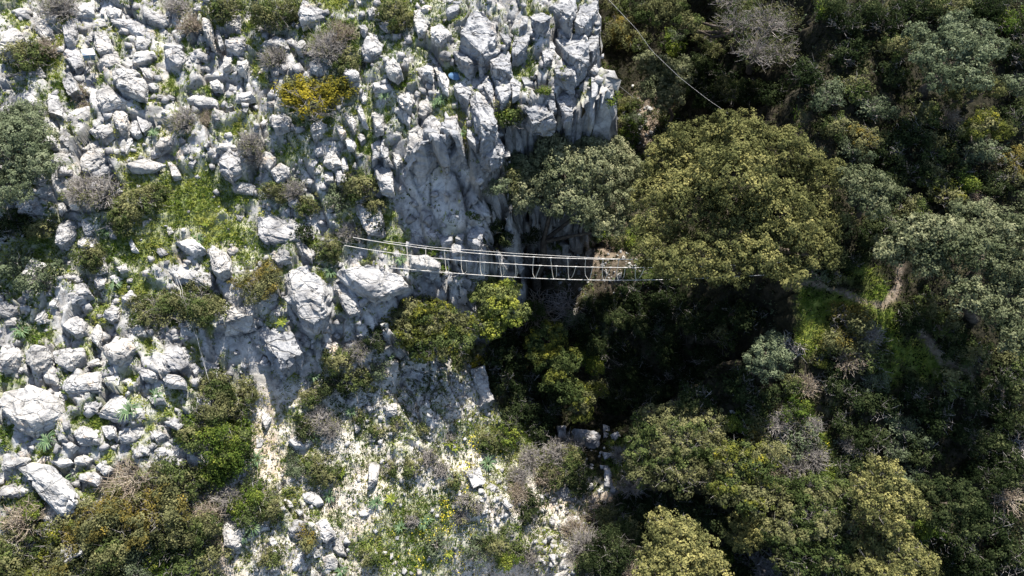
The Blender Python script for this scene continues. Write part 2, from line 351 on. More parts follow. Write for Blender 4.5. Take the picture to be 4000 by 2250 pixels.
def foliage(name, stops, trans=.34, twig=None):
    m, n, L = mat(name)
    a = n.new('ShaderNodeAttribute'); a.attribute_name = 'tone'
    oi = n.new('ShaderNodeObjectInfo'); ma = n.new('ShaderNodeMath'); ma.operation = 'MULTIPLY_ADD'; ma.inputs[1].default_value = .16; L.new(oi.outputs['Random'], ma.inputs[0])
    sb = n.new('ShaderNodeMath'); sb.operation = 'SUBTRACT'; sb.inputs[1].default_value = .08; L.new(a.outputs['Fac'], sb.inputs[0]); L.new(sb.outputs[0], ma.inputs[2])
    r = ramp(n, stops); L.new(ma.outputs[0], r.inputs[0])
    d = n.new('ShaderNodeBsdfDiffuse'); t = n.new('ShaderNodeBsdfTranslucent'); mx = n.new('ShaderNodeMixShader'); mx.inputs[0].default_value = trans
    L.new(r.outputs[0], d.inputs[0]); L.new(r.outputs[0], t.inputs[0]); L.new(d.outputs[0], mx.inputs[1]); L.new(t.outputs[0], mx.inputs[2])
    o = n.new('ShaderNodeOutputMaterial'); L.new(mx.outputs[0], o.inputs[0]); return m
FOL = {
 'oak':    foliage('holm_oak_leaves', [(0, (.035, .048, .022)), (.4, (.10, .115, .06)), (.75, (.19, .20, .11)), (1, (.33, .32, .18))]),
 'gold':   foliage('golden_oak_leaves', [(0, (.03, .032, .012)), (.35, (.095, .102, .038)), (.7, (.19, .182, .068)), (1, (.37, .33, .12))]),
 'grey':   foliage('grey_green_leaves', [(0, (.03, .042, .022)), (.4, (.08, .10, .055)), (.8, (.15, .175, .10)), (1, (.24, .26, .16))]),
 'yellow': foliage('yellow_tipped_leaves', [(0, (.035, .04, .012)), (.45, (.085, .098, .025)), (.75, (.17, .17, .03)), (1, (.40, .33, .04))]),
 'lime':   foliage('bright_green_leaves', [(0, (.02, .04, .008)), (.45, (.065, .10, .02)), (.75, (.15, .18, .035)), (1, (.31, .32, .06))]),
 'dark':   foliage('shade_darkened_green_leaves', [(0, (.006, .012, .004)), (.5, (.022, .032, .013)), (.8, (.05, .062, .026)), (1, (.11, .12, .05))]),  # dark green, lowered further to paint in the shade of gorge and bank
 'rust':   foliage('rusty_leaves', [(0, (.045, .04, .014)), (.4, (.10, .09, .03)), (.75, (.19, .15, .038)), (1, (.33, .24, .05))]),
 'olive':  foliage('olive_leaves', [(0, (.035, .042, .018)), (.45, (.11, .115, .05)), (.8, (.20, .19, .085)), (1, (.30, .28, .12))]),
 'grass':  foliage('grass_blades', [(0, (.03, .06, .012)), (.45, (.11, .17, .025)), (.8, (.24, .27, .055)), (1, (.38, .37, .10))], .35),
 'mid':    foliage('mid_green_leaves', [(0, (.015, .024, .008)), (.45, (.052, .072, .024)), (.75, (.11, .13, .045)), (1, (.22, .24, .08))]),
 'under':  foliage('shade_darkened_undergrowth', [(0, (.006, .009, .003)), (.35, (.016, .022, .008)), (.6, (.032, .037, .015)), (.85, (.07, .068, .032)), (1, (.12, .15, .085))]),  # undergrowth green with the right bank's shade darkened into its colour
 'twig':   foliage('bare_twigs', [(0, (.13, .10, .07)), (.5, (.25, .20, .15)), (1, (.40, .35, .28))], 0),
 'greytwig': foliage('grey_bare_twigs', [(0, (.12, .11, .10)), (.5, (.22, .20, .18)), (1, (.36, .33, .30))], 0),
 'flower': foliage('yellow_petals', [(0, (.62, .50, .04)), (1, (.78, .68, .08))], .2),
}
m, n, L = mat('bark'); co = geo(n); t = tex(n, L, 'ShaderNodeTexNoise', 6, co, Detail=6)
r = ramp(n, [(.3, (.03, .024, .018)), (.7, (.11, .09, .07))]); L.new(t.outputs[0], r.inputs[0]); out_pbr(n, L, r.outputs[0], t.outputs[0], .03); M['bark'] = m
m, n, L = mat('steel_cable'); co = geo(n); t = tex(n, L, 'ShaderNodeTexNoise', 12, co)
r = ramp(n, [(.3, (.28, .27, .25)), (.7, (.5, .48, .45))]); L.new(t.outputs[0], r.inputs[0]); p = out_pbr(n, L, r.outputs[0], None, 0, rough=.5); p.inputs['Metallic'].default_value = .25; M['cable'] = m
m, n, L = mat('rope'); co = geo(n); t = tex(n, L, 'ShaderNodeTexNoise', 20, co)
r = ramp(n, [(.3, (.45, .40, .32)), (.7, (.62, .57, .48))]); L.new(t.outputs[0], r.inputs[0]); out_pbr(n, L, r.outputs[0], None, 0, rough=.8); M['rope'] = m
m, n, L = mat('white_sheet_metal'); out_pbr(n, L, (.8, .82, .84), None, 0, rough=.35); M['sheet'] = m
m, n, L = mat('blue_panel'); p = out_pbr(n, L, (.10, .19, .27), None, 0, rough=.25); p.inputs['Metallic'].default_value = .3; M['blue'] = m
m, n, L = mat('galvanised_frame'); p = out_pbr(n, L, (.5, .48, .46), None, 0, rough=.45); p.inputs['Metallic'].default_value = .5; M['frame'] = m
m, n, L = mat('blue_tarp'); co = geo(n); t = tex(n, L, 'ShaderNodeTexNoise', 6, co)
r = ramp(n, [(.3, (.05, .10, .17)), (.7, (.10, .18, .28))]); L.new(t.outputs[0], r.inputs[0]); out_pbr(n, L, r.outputs[0], None, 0, rough=.6); M['tarp'] = m

# ------------------------------------------------------------------ the ground sheet
ny, nx = Z.shape
idx = np.arange(ny*nx, dtype=np.int32).reshape(ny, nx)
F = np.stack([idx[:-1, :-1], idx[:-1, 1:], idx[1:, 1:], idx[1:, :-1]], -1).reshape(-1, 4)
# ledges, joints and bulges on the steep faces: pushed out along the fall line
k_ = sstep(.9, 2.0, slope)*sstep(30, 22, np.abs(GY-8)); ux, uy = -gxz/(slope+1e-6), -gyz/(slope+1e-6)
TG = (GX*.8-GY*.75); f1, f2, ca_, cb_, cc_, ox, oy = voro(TG/1.25+(fbm(GX*.7, Z*.5, 33, 3)-.5)*1.6+Z*.22, Z/1.9+(fbm(TG*.6, Z*.6, 35, 3)-.5)*1.5, 500)
g1, g2, da_, db_, dc_, px_, py_ = voro(TG/.5+Z*.12, Z/.75+fbm(TG, Z, 37, 2), 520)
po = k_*((ca_-.5)*.75+(cb_-.5)*ox*.9-.38*(1-sstep(0, .09, f2-f1))+(da_-.5)*.24-.10*(1-sstep(0, .12, g2-g1))+(fbm(TG*1.8, Z*1.8, 39, 4)-.5)*.5)
V = np.stack([GX+ux*po, GY+uy*po, Z], -1).reshape(-1, 3)
me = mesh_np('terrain', V, F, [M['ground']], smooth=False)
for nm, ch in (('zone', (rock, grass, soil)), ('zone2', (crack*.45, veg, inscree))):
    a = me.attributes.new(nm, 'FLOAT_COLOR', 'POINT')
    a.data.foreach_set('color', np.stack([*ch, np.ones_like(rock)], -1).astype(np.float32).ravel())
tag(link('terrain', me), 'rocky limestone hillside, gorge floor and wooded bank', None, None, 'structure')

# ------------------------------------------------------------------ landmarks and generated labels
LM = [((222,130),'the metal panel stand'),((775,240),'the big yellow bush'),((50,360),'the left edge tree'),
      ((650,700),'the orange-tipped bush'),((1090,500),'the tall grey buttress'),((1210,660),'the rope bridge'),((1480,130),'the cliff brink'),
      ((1146,193),'the blue bag'),((430,770),'the wide olive bush'),((440,146),'the ball-shaped boulder'),((480,500),'the grassy terrace'),
      ((130,1240),'the big flat slab'),((80,1020),'the huge grey boulder'),((740,770),'the cracked dome of bedrock'),((350,1300),'the rusty thicket'),
      ((550,1100),'the bright green thicket'),((780,1380),'the bottom left stones'),((1000,1150),'the pale scree'),((1100,1380),'the yellow flowers'),
      ((1480,1100),'the shaded gorge boulders'),((1440,540),'the fork-trunked oak'),((1860,520),'the huge golden oak'),((2380,620),'the broad grey-green oak'),
      ((2420,130),'the silvery tree'),((1930,90),'the bare twiggy tree'),((1710,1370),'the bottom edge golden tree'),((1680,1150),'the large mixed olive tree'),
      ((2230,1230),'the lower right golden pair'),((1380,880),'the yellow-green gorge thicket'),((1100,820),'the thicket below the bridge'),
      ((2130,740),'the footpath bend'),((1660,200),'the slim cliffside tree'),((2050,1350),'the leafy lower right tree'),((1930,890),'the lone grey-green tree'),
      ((2390,1260),'the dark shaded tree')]
ORD = ['nearest','second nearest','third nearest','fourth nearest','fifth nearest','sixth nearest','seventh nearest','eighth nearest','ninth nearest','tenth nearest','eleventh nearest','twelfth nearest','thirteenth nearest','fourteenth nearest']
REG = []
def register(o, adj, noun, cat, group):
    REG.append((o, adj, noun, cat, group))
def auto_labels():
    bpy.context.view_layer.update(); bk = {}
    for o, adj, noun, cat, group in REG:
        p = o.location; px, py, _ = project(*p)
        k = min(range(len(LM)), key=lambda i: math.hypot(LM[i][0][0]-px, LM[i][0][1]-py))
        dx, dy = px-LM[k][0][0], py-LM[k][0][1]
        a = math.degrees(math.atan2(-dy, dx)) % 360
        d = ['right of','above right of','above','above left of','left of','below left of','below','below right of'][int((a+22.5)//45) % 8]
        bk.setdefault((k, d, noun), []).append((math.hypot(dx, dy), adj, o, cat, group))
    for (k, d, noun), L_ in bk.items():
        L_.sort(key=lambda t: t[0])
        for i, (_, adj, o, cat, group) in enumerate(L_):
            lab = '%s %s, %s%s %s' % (adj, noun, (ORD[i]+' ') if len(L_) > 1 and i < len(ORD) else '', d, LM[k][1])
            tag(o, lab, cat, group)

# ------------------------------------------------------------------ rocks
def hull_mesh(name, pts, sub, amp, seed, m, joints=0, bev=.02):
    bm = bmesh.new()
    for p in pts: bm.verts.new(p)
    r = bmesh.ops.convex_hull(bm, input=bm.verts)
    bmesh.ops.delete(bm, geom=[v for v in bm.verts if not v.link_faces], context='VERTS')
    bmesh.ops.dissolve_limit(bm, angle_limit=R(9), verts=bm.verts, edges=bm.edges)
    es = [e for e in bm.edges if len(e.link_faces) == 2 and e.calc_face_angle(0) > .3]
    sz = max(max(v.co.x for v in bm.verts)-min(v.co.x for v in bm.verts), .1)
    try: bmesh.ops.bevel(bm, geom=es, offset=sz*bev, segments=1, affect='EDGES', clamp_overlap=True)
    except Exception: pass
    bmesh.ops.triangulate(bm, faces=bm.faces)
    for _ in range(5):
        es = [e for e in bm.edges if e.calc_length() > sub]
        if not es or len(bm.verts) > 6000: break
        bmesh.ops.subdivide_edges(bm, edges=es, cuts=1, use_grid_fill=False)
        bmesh.ops.triangulate(bm, faces=[f for f in bm.faces if len(f.verts) > 3])
    bm.normal_update(); off = Vector((seed*3.1, seed*1.7, seed*.9))
    fr = 1.15/max(sz*.45, .28); ca, sa = math.cos(R(-62)+seed*.004), math.sin(R(-62)+seed*.004)
    for v in bm.verts:
        q = v.co+off; w = mnoise.noise(q*.8)*.35
        u = Vector((q.x*ca+q.y*sa+w, -q.x*sa+q.y*ca+w, q.z+w*.6))
        c1 = mnoise.cell(Vector((u.x*fr*.7, u.y*fr*1.25, u.z*fr*.9))); c2 = mnoise.cell(Vector((u.x*fr*2.1, u.y*fr*2.9, u.z*fr*2.3))+Vector((9, 9, 9)))
        ridge = mnoise.voronoi(Vector((u.x*.8, u.y*1.5, u.z))*fr*.9, distance_metric='DISTANCE')[0]; cr = ridge[1]-ridge[0]
        d = mnoise.fractal(q*2.2, 1.0, 2.0, 4)*amp*.75+(c1-.5)*amp*1.1+(c2-.5)*amp*.35
        if cr < .07 and not joints: d -= amp*1.6*(1-cr/.07)
        if joints:
            t = (u.y+mnoise.noise(q*.5)*.5)*joints; k = abs(t-round(t)); g_ = mnoise.noise(Vector((round(t)*3.3, u.x*.55, 0)))
            if g_ > -.25 and k < .15: d -= .55*(1-k/.15)
            d += .16*(mnoise.cell(Vector((math.floor(t+.5), 0, seed)))-.5)
        v.co += v.normal*d
    me = bpy.data.meshes.new(name); bm.to_mesh(me); bm.free(); me.materials.append(m); return me
def unique_rock(tile, poly, hf=.45, name='boulder', m='rock', label=None, adj=None, top=.66, sub=None, rise=None):
    tx, ty = tile; pp = [(644*tx+x/3, 483*ty+y/3) for x, y in poly]
    cx = sum(p[0] for p in pp)/len(pp); cy = sum(p[1] for p in pp)/len(pp)
    c, dep = at(cx, cy, .05)
    hf *= .72; s0 = m_per_px(dep); w = (max(p[0] for p in pp)-min(p[0] for p in pp))*s0; hh = (max(p[1] for p in pp)-min(p[1] for p in pp))*s0
    h = rise or hf*min(w, hh)*1.15; seed = rnd.random()*50
    zc = float(samp(Z0C, c[0], c[1]))
    P0 = [on_plane(x, y, max(c[2], zc)+h*.3) for x, y in pp]
    mx = sum(p[0] for p in P0)/len(P0); my = sum(p[1] for p in P0)/len(P0)
    pts = []; z0 = max(c[2], zc)
    tx_, ty_ = rnd.uniform(-.28, .28), rnd.uniform(-.38, .12); ridge_ = rnd.random() < .35
    for p in P0:
        dx, dy = p[0]-mx, p[1]-my
        pts.append((dx*.96, dy*.96, -h*.9)); pts.append((dx, dy, h*rnd.uniform(.05, .5)+(tx_*dx+ty_*dy)*.7))
        if rnd.random() < .8:
            k = top*rnd.uniform(.9, 1.32); k = min(k, .97); pts.append((dx*k, dy*k+.05*h, h*.92+tx_*dx*k+ty_*dy*k))
    if ridge_: pts.append((rnd.uniform(-.25, .25)*w, rnd.uniform(-.05, .3)*hh, h*1.2))
    me = hull_mesh(name, pts, sub or max(.12, min(w, hh)/10), min(w, hh)*.04, seed, M[m])
    o = link(name, me, None, (mx, my, z0-.04))
    if label: tag(o, label, 'boulder' if name == 'boulder' else 'rock', ROCKG)
    else:
        A = adj or ('large' if w > 2.6 else 'medium' if w > 1.3 else 'small')+' '+('long' if max(w, hh) > 1.8*min(w, hh) else 'blocky' if len(poly) < 6 else 'rounded')
        register(o, A, 'limestone boulder', 'boulder', ROCKG)
    OCC.append((mx, my, max(w, hh)*.45)); return o
ROCKG = 'limestone boulders of the rocky slope'; OCC = []; rnd = random.Random(5)

ROCKS = {(0,0): """410,80 480,0 715,0 720,110 590,118 480,95|110,75 150,60 215,60 222,130 108,115|0,180 100,165 200,290 130,400 0,430|270,190 340,145 410,150 400,260 330,290 265,240|790,80 850,40 925,75 900,125 820,128|1070,110 1150,75 1230,105 1275,150 1220,175 1100,150|825,150 1050,150 1220,200 1210,240 1140,300 1080,240 940,220 850,190|690,150 810,130 810,190 700,210|709,250 800,235 860,340 860,395 740,400 705,330|1020,265 1070,250 1150,310 1100,360 1020,360|980,390 1090,355 1180,360 1190,440 1100,480 1000,490|1225,345 1300,300 1390,340 1370,370 1250,365|1470,30 1540,20 1620,230 1615,360 1570,330 1520,180|1600,160 1640,165 1690,340 1660,370 1620,280|1690,170 1720,110 1800,120 1845,160 1810,230 1700,220|1690,330 1740,260 1870,230 1860,370 1790,400 1700,360|1680,430 1700,350 1770,410 1740,510 1690,540|1770,410 1880,400 1880,490 1850,560 1790,540|480,420 520,360 600,340 620,480 560,520|450,180 510,130 600,150 560,330 500,340|740,400 900,390 915,490 830,520 730,480|845,540 900,495 1020,505 1060,545 940,620 880,660 850,620|875,660 960,570 1060,545 1100,620 1085,730 980,710 900,690|1020,490 1120,485 1160,520 1150,600 1100,590 1050,520|1400,750 1440,715 1600,700 1650,750 1640,800 1500,805|1770,750 1800,680 1900,690 1930,740 1850,765|690,780 700,680 830,650 980,770 860,800 760,820|360,700 430,690 480,800 470,880 360,850|480,870 560,800 690,790 700,860 640,920 500,920|170,760 200,690 260,690 290,780 230,790|820,870 880,830 980,830 960,960 900,1000 860,950|960,940 1000,870 1040,900 1070,1000 1020,1030 970,990|1025,870 1110,830 1130,950 1080,1000 1040,950|650,970 740,920 860,930 860,1000 780,1060 690,1010|600,1190 680,1150 830,1110 830,1190 740,1260 630,1310 600,1260|650,1320 830,1190 865,1290 760,1340 680,1350|440,1040 490,980 560,1020 580,1080 500,1110 450,1090|290,1000 340,990 430,1040 430,1110 350,1100|660,1090 740,1060 790,1100 750,1130 680,1130|1155,1140 1210,1050 1310,1020 1310,1080 1200,1140|1640,1240 1700,1180 1830,1130 1850,1200 1770,1290 1740,1350 1660,1300|1620,1150 1650,1080 1790,1050 1780,1110 1700,1140|1730,1370 1830,1350 1932,1400 1900,1449 1760,1440|1255,1220 1320,1210 1365,1320 1300,1335|940,1260 1100,1190 1250,1220 1150,1280 1000,1290|1420,390 1500,370 1590,420 1560,450 1440,440|1580,620 1640,590 1690,640 1680,680 1600,670""",
(1,0): """310,100 340,0 500,0 530,110 440,160 340,180|50,330 150,270 230,300 260,360 150,355|280,340 340,280 400,340 350,400 300,380|400,460 460,430 510,470 510,530 450,545 405,520|830,80 870,40 910,70 900,110 855,125|760,180 800,140 850,230 830,270 790,250|840,250 920,260 930,310 860,300|780,330 840,280 950,320 960,380 880,420 800,400|1180,90 1300,90 1310,180 1280,230 1220,250 1180,180|1210,60 1280,30 1340,60 1300,95|1310,200 1390,180 1480,250 1440,290 1390,320 1320,270|1430,100 1490,30 1570,10 1520,100 1450,125|1550,250 1640,150 1720,110 1800,200 1830,320 1700,440 1620,380 1545,320|1480,440 1550,330 1640,400 1700,470 1600,560 1520,510|1700,440 1830,340 1900,380 1760,470 1680,520|1830,230 1880,215 1932,300 1900,360 1850,310|1760,500 1900,380 1932,420 1932,560 1830,560 1770,530|640,530 720,490 780,540 780,600 700,620 650,570|970,480 1040,410 1060,440 1110,560 1060,600 980,540|1060,430 1120,400 1160,450 1150,510 1100,500|1190,510 1290,470 1350,510 1300,560 1340,610 1250,590|1330,520 1400,500 1460,600 1450,690 1400,660 1370,580|870,640 920,590 1010,595 1045,690 960,710 890,690|1050,700 1130,640 1190,670 1205,770 1150,840 1090,790|1030,800 1090,790 1170,870 1160,940 1110,900 1040,840|1215,800 1300,730 1335,770 1320,830 1260,870 1220,850|730,800 790,780 830,870 850,950 800,930|650,870 720,840 760,930 740,990 680,930|860,850 930,790 975,850 960,980 900,1000|1240,920 1320,830 1380,920 1440,1010 1340,1080 1260,980|1130,1000 1240,930 1330,1080 1200,1190 1130,1130|1480,680 1550,620 1640,700 1600,780 1530,740|1590,960 1680,940 1690,1090 1660,1130 1590,1060|1660,560 1730,540 1800,660 1790,790 1720,680|1770,580 1932,600 1930,740 1850,820 1820,700|1690,1130 1830,1030 1880,1090 1860,1190 1760,1260 1680,1200|500,1220 560,1080 620,1140 640,1230 570,1250|609,1060 640,1045 670,1080 640,1130|430,1130 510,1070 510,1150 460,1170|620,1140 680,1170 700,1270 650,1290|500,1250 570,1255 590,1370 520,1370|580,1250 680,1290 700,1400 610,1400|860,1230 960,1160 1040,1290 1045,1449 930,1430 880,1320|880,1080 930,1040 960,1110 920,1150|1020,1130 1080,1110 1110,1220 1060,1270 1030,1200|90,870 180,820 270,900 250,960 130,970|400,960 500,900 560,950 520,1000 430,1050|40,1150 130,1090 150,1200 100,1270 40,1220|100,1300 180,1230 260,1260 250,1320 150,1370|600,960 650,950 690,1010 640,1040|670,1060 710,1000 760,1080 740,1120 690,1120|750,1000 790,970 830,1050 790,1080""",
(2,0): """0,240 60,230 150,290 120,380 40,450 0,440|120,60 200,40 230,100 300,200 240,270 170,240 130,150|70,120 130,130 120,190 60,200|250,20 330,0 490,0 500,100 440,220 390,200 310,100|500,60 600,0 650,0 650,100 590,190 530,230 470,200|200,300 290,290 330,360 310,460 240,520 220,420|330,190 400,240 405,290 350,270|380,260 540,240 590,400 580,480 500,560 420,480 320,300|590,230 650,190 660,330 610,440 560,400|310,500 450,450 500,540 480,640 400,620 330,590|590,540 640,480 660,620 640,720 600,740|60,600 130,560 180,630 90,660|0,570 70,620 60,720 0,760|300,690 380,640 450,760 460,900 400,920 350,820|250,710 310,700 340,830 290,850|70,740 200,700 300,830 330,930 150,950 70,860""",
(0,1): """410,320 480,180 570,210 570,300 480,400 420,400|430,80 490,50 495,120 450,170|500,50 600,50 600,120 520,120|580,350 660,310 720,340 715,430 620,445 585,410|960,370 1000,345 1040,440 990,440|1230,250 1290,235 1310,300 1270,320|1060,230 1150,195 1160,215 1070,260|800,290 880,270 880,350 830,340|1295,370 1370,360 1470,340 1550,430 1450,475 1380,440|1575,360 1600,355 1690,430 1740,500 1740,600 1660,640 1600,600 1570,470|1225,560 1400,520 1500,560 1610,620 1590,700 1500,720 1420,670 1330,690 1260,620|700,680 740,630 800,640 790,700 730,720|820,650 870,620 930,650 880,690|880,570 950,530 960,580 900,600|490,800 560,690 640,670 700,770 630,800 540,840|445,640 520,600 600,630 590,650 460,670|150,760 220,700 270,740 250,790 180,810|0,840 60,810 130,840 130,900 60,940 0,930|20,980 90,930 140,950 120,1000 40,1010|455,990 545,880 640,970 640,1040 590,1095 490,1050|780,950 850,825 930,830 900,950 850,980|680,1060 740,960 770,1060 740,1170 690,1120|950,1050 1010,980 1100,1000 1110,1070 1030,1090|750,1180 850,1110 980,1090 1020,1170 960,1240 870,1290 800,1250|1140,1150 1200,1115 1340,1125 1430,1230 1430,1310 1360,1360 1230,1330 1160,1240|1215,1060 1270,1025 1340,1070 1380,1090 1300,1110|1400,1330 1480,1280 1530,1340 1470,1400|0,1110 80,1105 160,1180 170,1240 110,1330 0,1350|175,1200 260,1150 380,1170 380,1240 300,1330 250,1355 180,1260|390,1200 440,1175 640,1180 640,1250 560,1320 510,1340 400,1280|300,1340 380,1300 450,1350 430,1449 330,1430|460,1420 520,1370 780,1340 780,1420 760,1500 480,1510|1040,1340 1120,1290 1190,1340 1180,1400 1080,1430|650,1290 740,1250 770,1300 670,1320|1210,1390 1270,1340 1400,1410 1400,1470 1250,1460|780,1400 900,1380 890,1449 790,1449|905,1400 990,1390 1000,1449 905,1449""",
(1,1): """70,430 190,350 260,450 270,520 170,540 100,490|280,380 380,360 440,470 420,520 330,460|590,660 700,680 810,800 800,890 690,920 620,830 590,740|1150,480 1290,450 1400,530 1390,590 1160,570|760,1330 830,1310 830,1370 770,1410|1500,320 1560,260 1590,300 1560,380 1500,370|1600,260 1700,190 1730,290 1690,420 1590,380|1370,330 1500,310 1480,380 1400,400|1450,400 1560,380 1580,460 1480,470""",
(0,2): """0,520 110,500 240,560 200,610 90,660 0,660|0,780 150,730 260,800 130,850 0,870|555,560 640,520 700,560 650,610 560,600|410,340 450,300 520,340 500,420 430,420|530,370 620,290 740,350 740,440 600,450|740,310 860,290 880,390 800,410|890,380 980,290 1080,310 1060,390 1010,440 900,440|1110,330 1190,330 1260,380 1180,450|1150,510 1240,460 1270,520 1200,555|990,490 1050,440 1130,480 1110,530 1010,520|620,150 740,90 770,150 740,220 640,200|1060,60 1220,70 1250,130 1150,160|590,680 700,640 780,700 740,780 600,740|700,620 760,570 870,640 780,700|1210,280 1300,250 1400,300 1350,360|1680,1060 1750,1000 1850,1050 1840,1180 1760,1260 1690,1220|1790,660 1850,640 1885,680 1840,710|370,590 500,530 560,590 440,630|260,600 320,530 380,550 330,600|440,440 500,390 580,460 530,510""",
(1,2): """235,440 300,380 380,360 435,440 370,480 290,490|735,270 780,240 790,330 750,370|770,950 820,930 860,980 830,1010 780,1010|870,1060 925,1110 900,1130 880,1110|0,1020 90,1020 100,1090 40,1110 0,1090|180,1050 300,1010 370,1040 350,1130 250,1160|430,1050 530,1010 590,1100 600,1150 530,1200 470,1140|550,1210 650,1160 680,1290 620,1300|480,1310 560,1270 640,1320 600,1400 520,1390|280,950 340,920 380,970 330,1000|60,1380 130,1280 200,1310 180,1420 90,1430|70,1180 130,1150 180,1210 130,1240|330,820 450,800 520,900 450,930 360,880|0,380 60,420 40,470 0,480|40,200 120,170 130,260 70,340 40,280|1050,1150 1080,1145 1075,1175 1045,1175|1010,1270 1040,1260 1035,1310 1010,1325|890,1230 915,1220 920,1290 895,1290""",
(2,2): """685,300 740,320 740,350 690,350|690,350 735,370 720,410 690,400|740,380 800,350 825,400 780,440|330,310 410,310 410,410 350,400|690,600 750,590 770,790 700,770|360,730 430,700 460,850 390,870 350,800|680,510 750,515 780,540 700,570|640,790 690,770 700,810 660,840|560,760 610,740 620,790 570,800|280,1290 340,1280 370,1340 320,1390|200,1290 250,1280 250,1350 200,1340|1640,195 1690,190 1700,215 1650,220"""}
for tile, txt in ROCKS.items():
    for r_ in txt.split('|'):
        poly = [tuple(map(float, q.split(','))) for q in r_.split()]
        steep = (tile == (1, 1) and min(p_[0] for p_ in poly) > 1300) or tile[0] >= 1 and tile[1] == 0 and min(p_[0] for p_ in poly)+1932*tile[0] > 3300
        unique_rock(tile, poly, hf=.5 if steep else .45, m='cliff' if steep else 'rock', top=.86 if steep else .66)
# the ones worth a description of their own
unique_rock((0,0), [(1235,400),(1300,370),(1400,400),(1405,450),(1340,500),(1265,490)], .75, label='rounded ball-shaped boulder standing alone on a pale ledge beside orange soil')
unique_rock((0,2), [(0,60),(270,20),(500,120),(510,230),(460,290),(230,380),(130,350),(0,200)], .55, label='huge grey boulder with rounded folds at the left edge of the photo')
unique_rock((0,2), [(170,680),(300,620),(440,650),(600,860),(600,920),(500,1010),(440,1000),(300,830)], .5, label='big tilted flat slab with a grass tuft growing on its top face', top=.93)
unique_rock((0,2), [(730,240),(870,60),(1000,80),(1150,200),(1080,260),(880,270)], .35, label='pale sloping slab with a line of yellow moss and a grass clump')
unique_rock((1,0), [(1560,650),(1680,620),(1760,760),(1830,950),(1820,1040),(1700,1110),(1690,980),(1640,850),(1590,740)], .5, m='cliff', top=.85, name='rock_outcrop', label='long curved grey rib of rock, running down right of the blue bag')
unique_rock((1,2), [(845,600),(900,540),(940,600),(910,740),(850,790)], .5, label='tall narrow standing stone alone in the middle of the pale scree')
unique_rock((2,2), [(450,330),(560,340),(680,380),(660,480),(590,480),(460,400)], .7, label='largest of the blue-grey shaded boulders in the stream bed of the gorge')
unique_rock((2,2), [(385,1050),(430,1000),(510,990),(530,1040),(470,1090),(410,1100)], .6, label='white sunlit boulder with a black-freckled flank beside the driftwood')
unique_rock((1,1), [(0,190),(100,160),(330,180),(450,290),(380,340),(200,290),(80,260),(60,380),(10,340)], .3, label='long pale slab with a row of small dark notches in its edge')
unique_rock((1,1), [(180,620),(400,580),(540,640),(570,720),(540,900),(430,1000),(320,950),(220,800)], .45, name='rock_outcrop', label='cracked dome of bedrock right of the orange-tipped bush', sub=.2)
unique_rock((1,1), [(600,600),(850,570),(1090,600),(1150,690),(1060,730),(900,790),(740,730),(620,660)], .5, name='rock_outcrop', label='wide pale bedrock nose directly under the left end of the rope bridge', sub=.2)
unique_rock((1,1), [(0,900),(120,960),(310,1090),(350,1200),(260,1350),(180,1370),(100,1250),(0,1100)], .4, name='rock_outcrop', m='cliff', label='grey rock bluff standing over the head of the scree', sub=.2)

# the buttress: tall grey blocks with deep joints between them
def buttress(poly, ztop, label, zbot=-1.5):
    """blocks whose outline is surveyed along their leaning front: upper points high, lower points low"""
    ys = [p[1] for p in poly]; y0, y1 = min(ys), max(ys); pts = []
    W = []
    for x, y in poly:
        k = (y-y0)/(y1-y0); z = ztop+(zbot-ztop)*k**1.15; W.append(on_plane(x, y, z))
    c = sum(W)/len(W)
    for w in W:
        d = w-c; pts.append(tuple(d)); pts.append((d[0]*.95, d[1]*.9+3.2, d[2]*1.0-.8)); pts.append((d[0]*.7, d[1]*.7+.25, d[2]*.8+.65))
        pts.append((d[0]*.9, d[1]+1.2, d[2]-3.0))
    me = hull_mesh('rock_buttress', pts, .12, .06, rnd.random()*40, M['cliff'], .7, .05)
    tag(link('rock_buttress', me, None, c), label, 'rock face', 'joined blocks of the grey buttress')
buttress([(1002,520),(1000,440),(1030,395),(1075,350),(1112,348),(1128,400),(1137,470),(1130,545),(1105,590),(1050,596),(1012,565)], 5.2, 'smooth left block of the tall grey buttress above the bridge')
buttress([(1105,338),(1150,342),(1175,400),(1192,460),(1197,520),(1175,565),(1138,575),(1128,470),(1112,390)], 5.4, 'right block of the tall grey buttress, narrow and leaning')
buttress([(932,405),(960,390),(1000,430),(1003,500),(1008,545),(970,530),(948,480)], 3.8, 'lower left block leaning against the tall grey buttress')
buttress([(1110,560),(1165,570),(1215,545),(1222,585),(1190,625),(1130,625),(1070,600)], 1.5, 'low foot block at the base of the tall grey buttress', -1.2)
buttress([(1190,470),(1215,410),(1240,440),(1235,520),(1215,560),(1195,545)], 3.6, 'slim slab between the tall grey buttress and the gorge', -1.0)
buttress([(1440,120),(1500,60),(1512,160),(1518,260),(1500,330),(1460,330),(1450,220)], 5.6, 'vertical cliff pillar at the very brink of the gorge', -1.0)
buttress([(1450,20),(1512,-20),(1514,60),(1500,130),(1460,110)], 7.0, 'uppermost cliff pillar at the brink, touching the top of the photo', 3.5)
buttress([(1370,250),(1440,240),(1462,330),(1440,380),(1370,390),(1330,340)], 4.8, 'pale fluted rock face just above the oak with the forked trunk', 0)

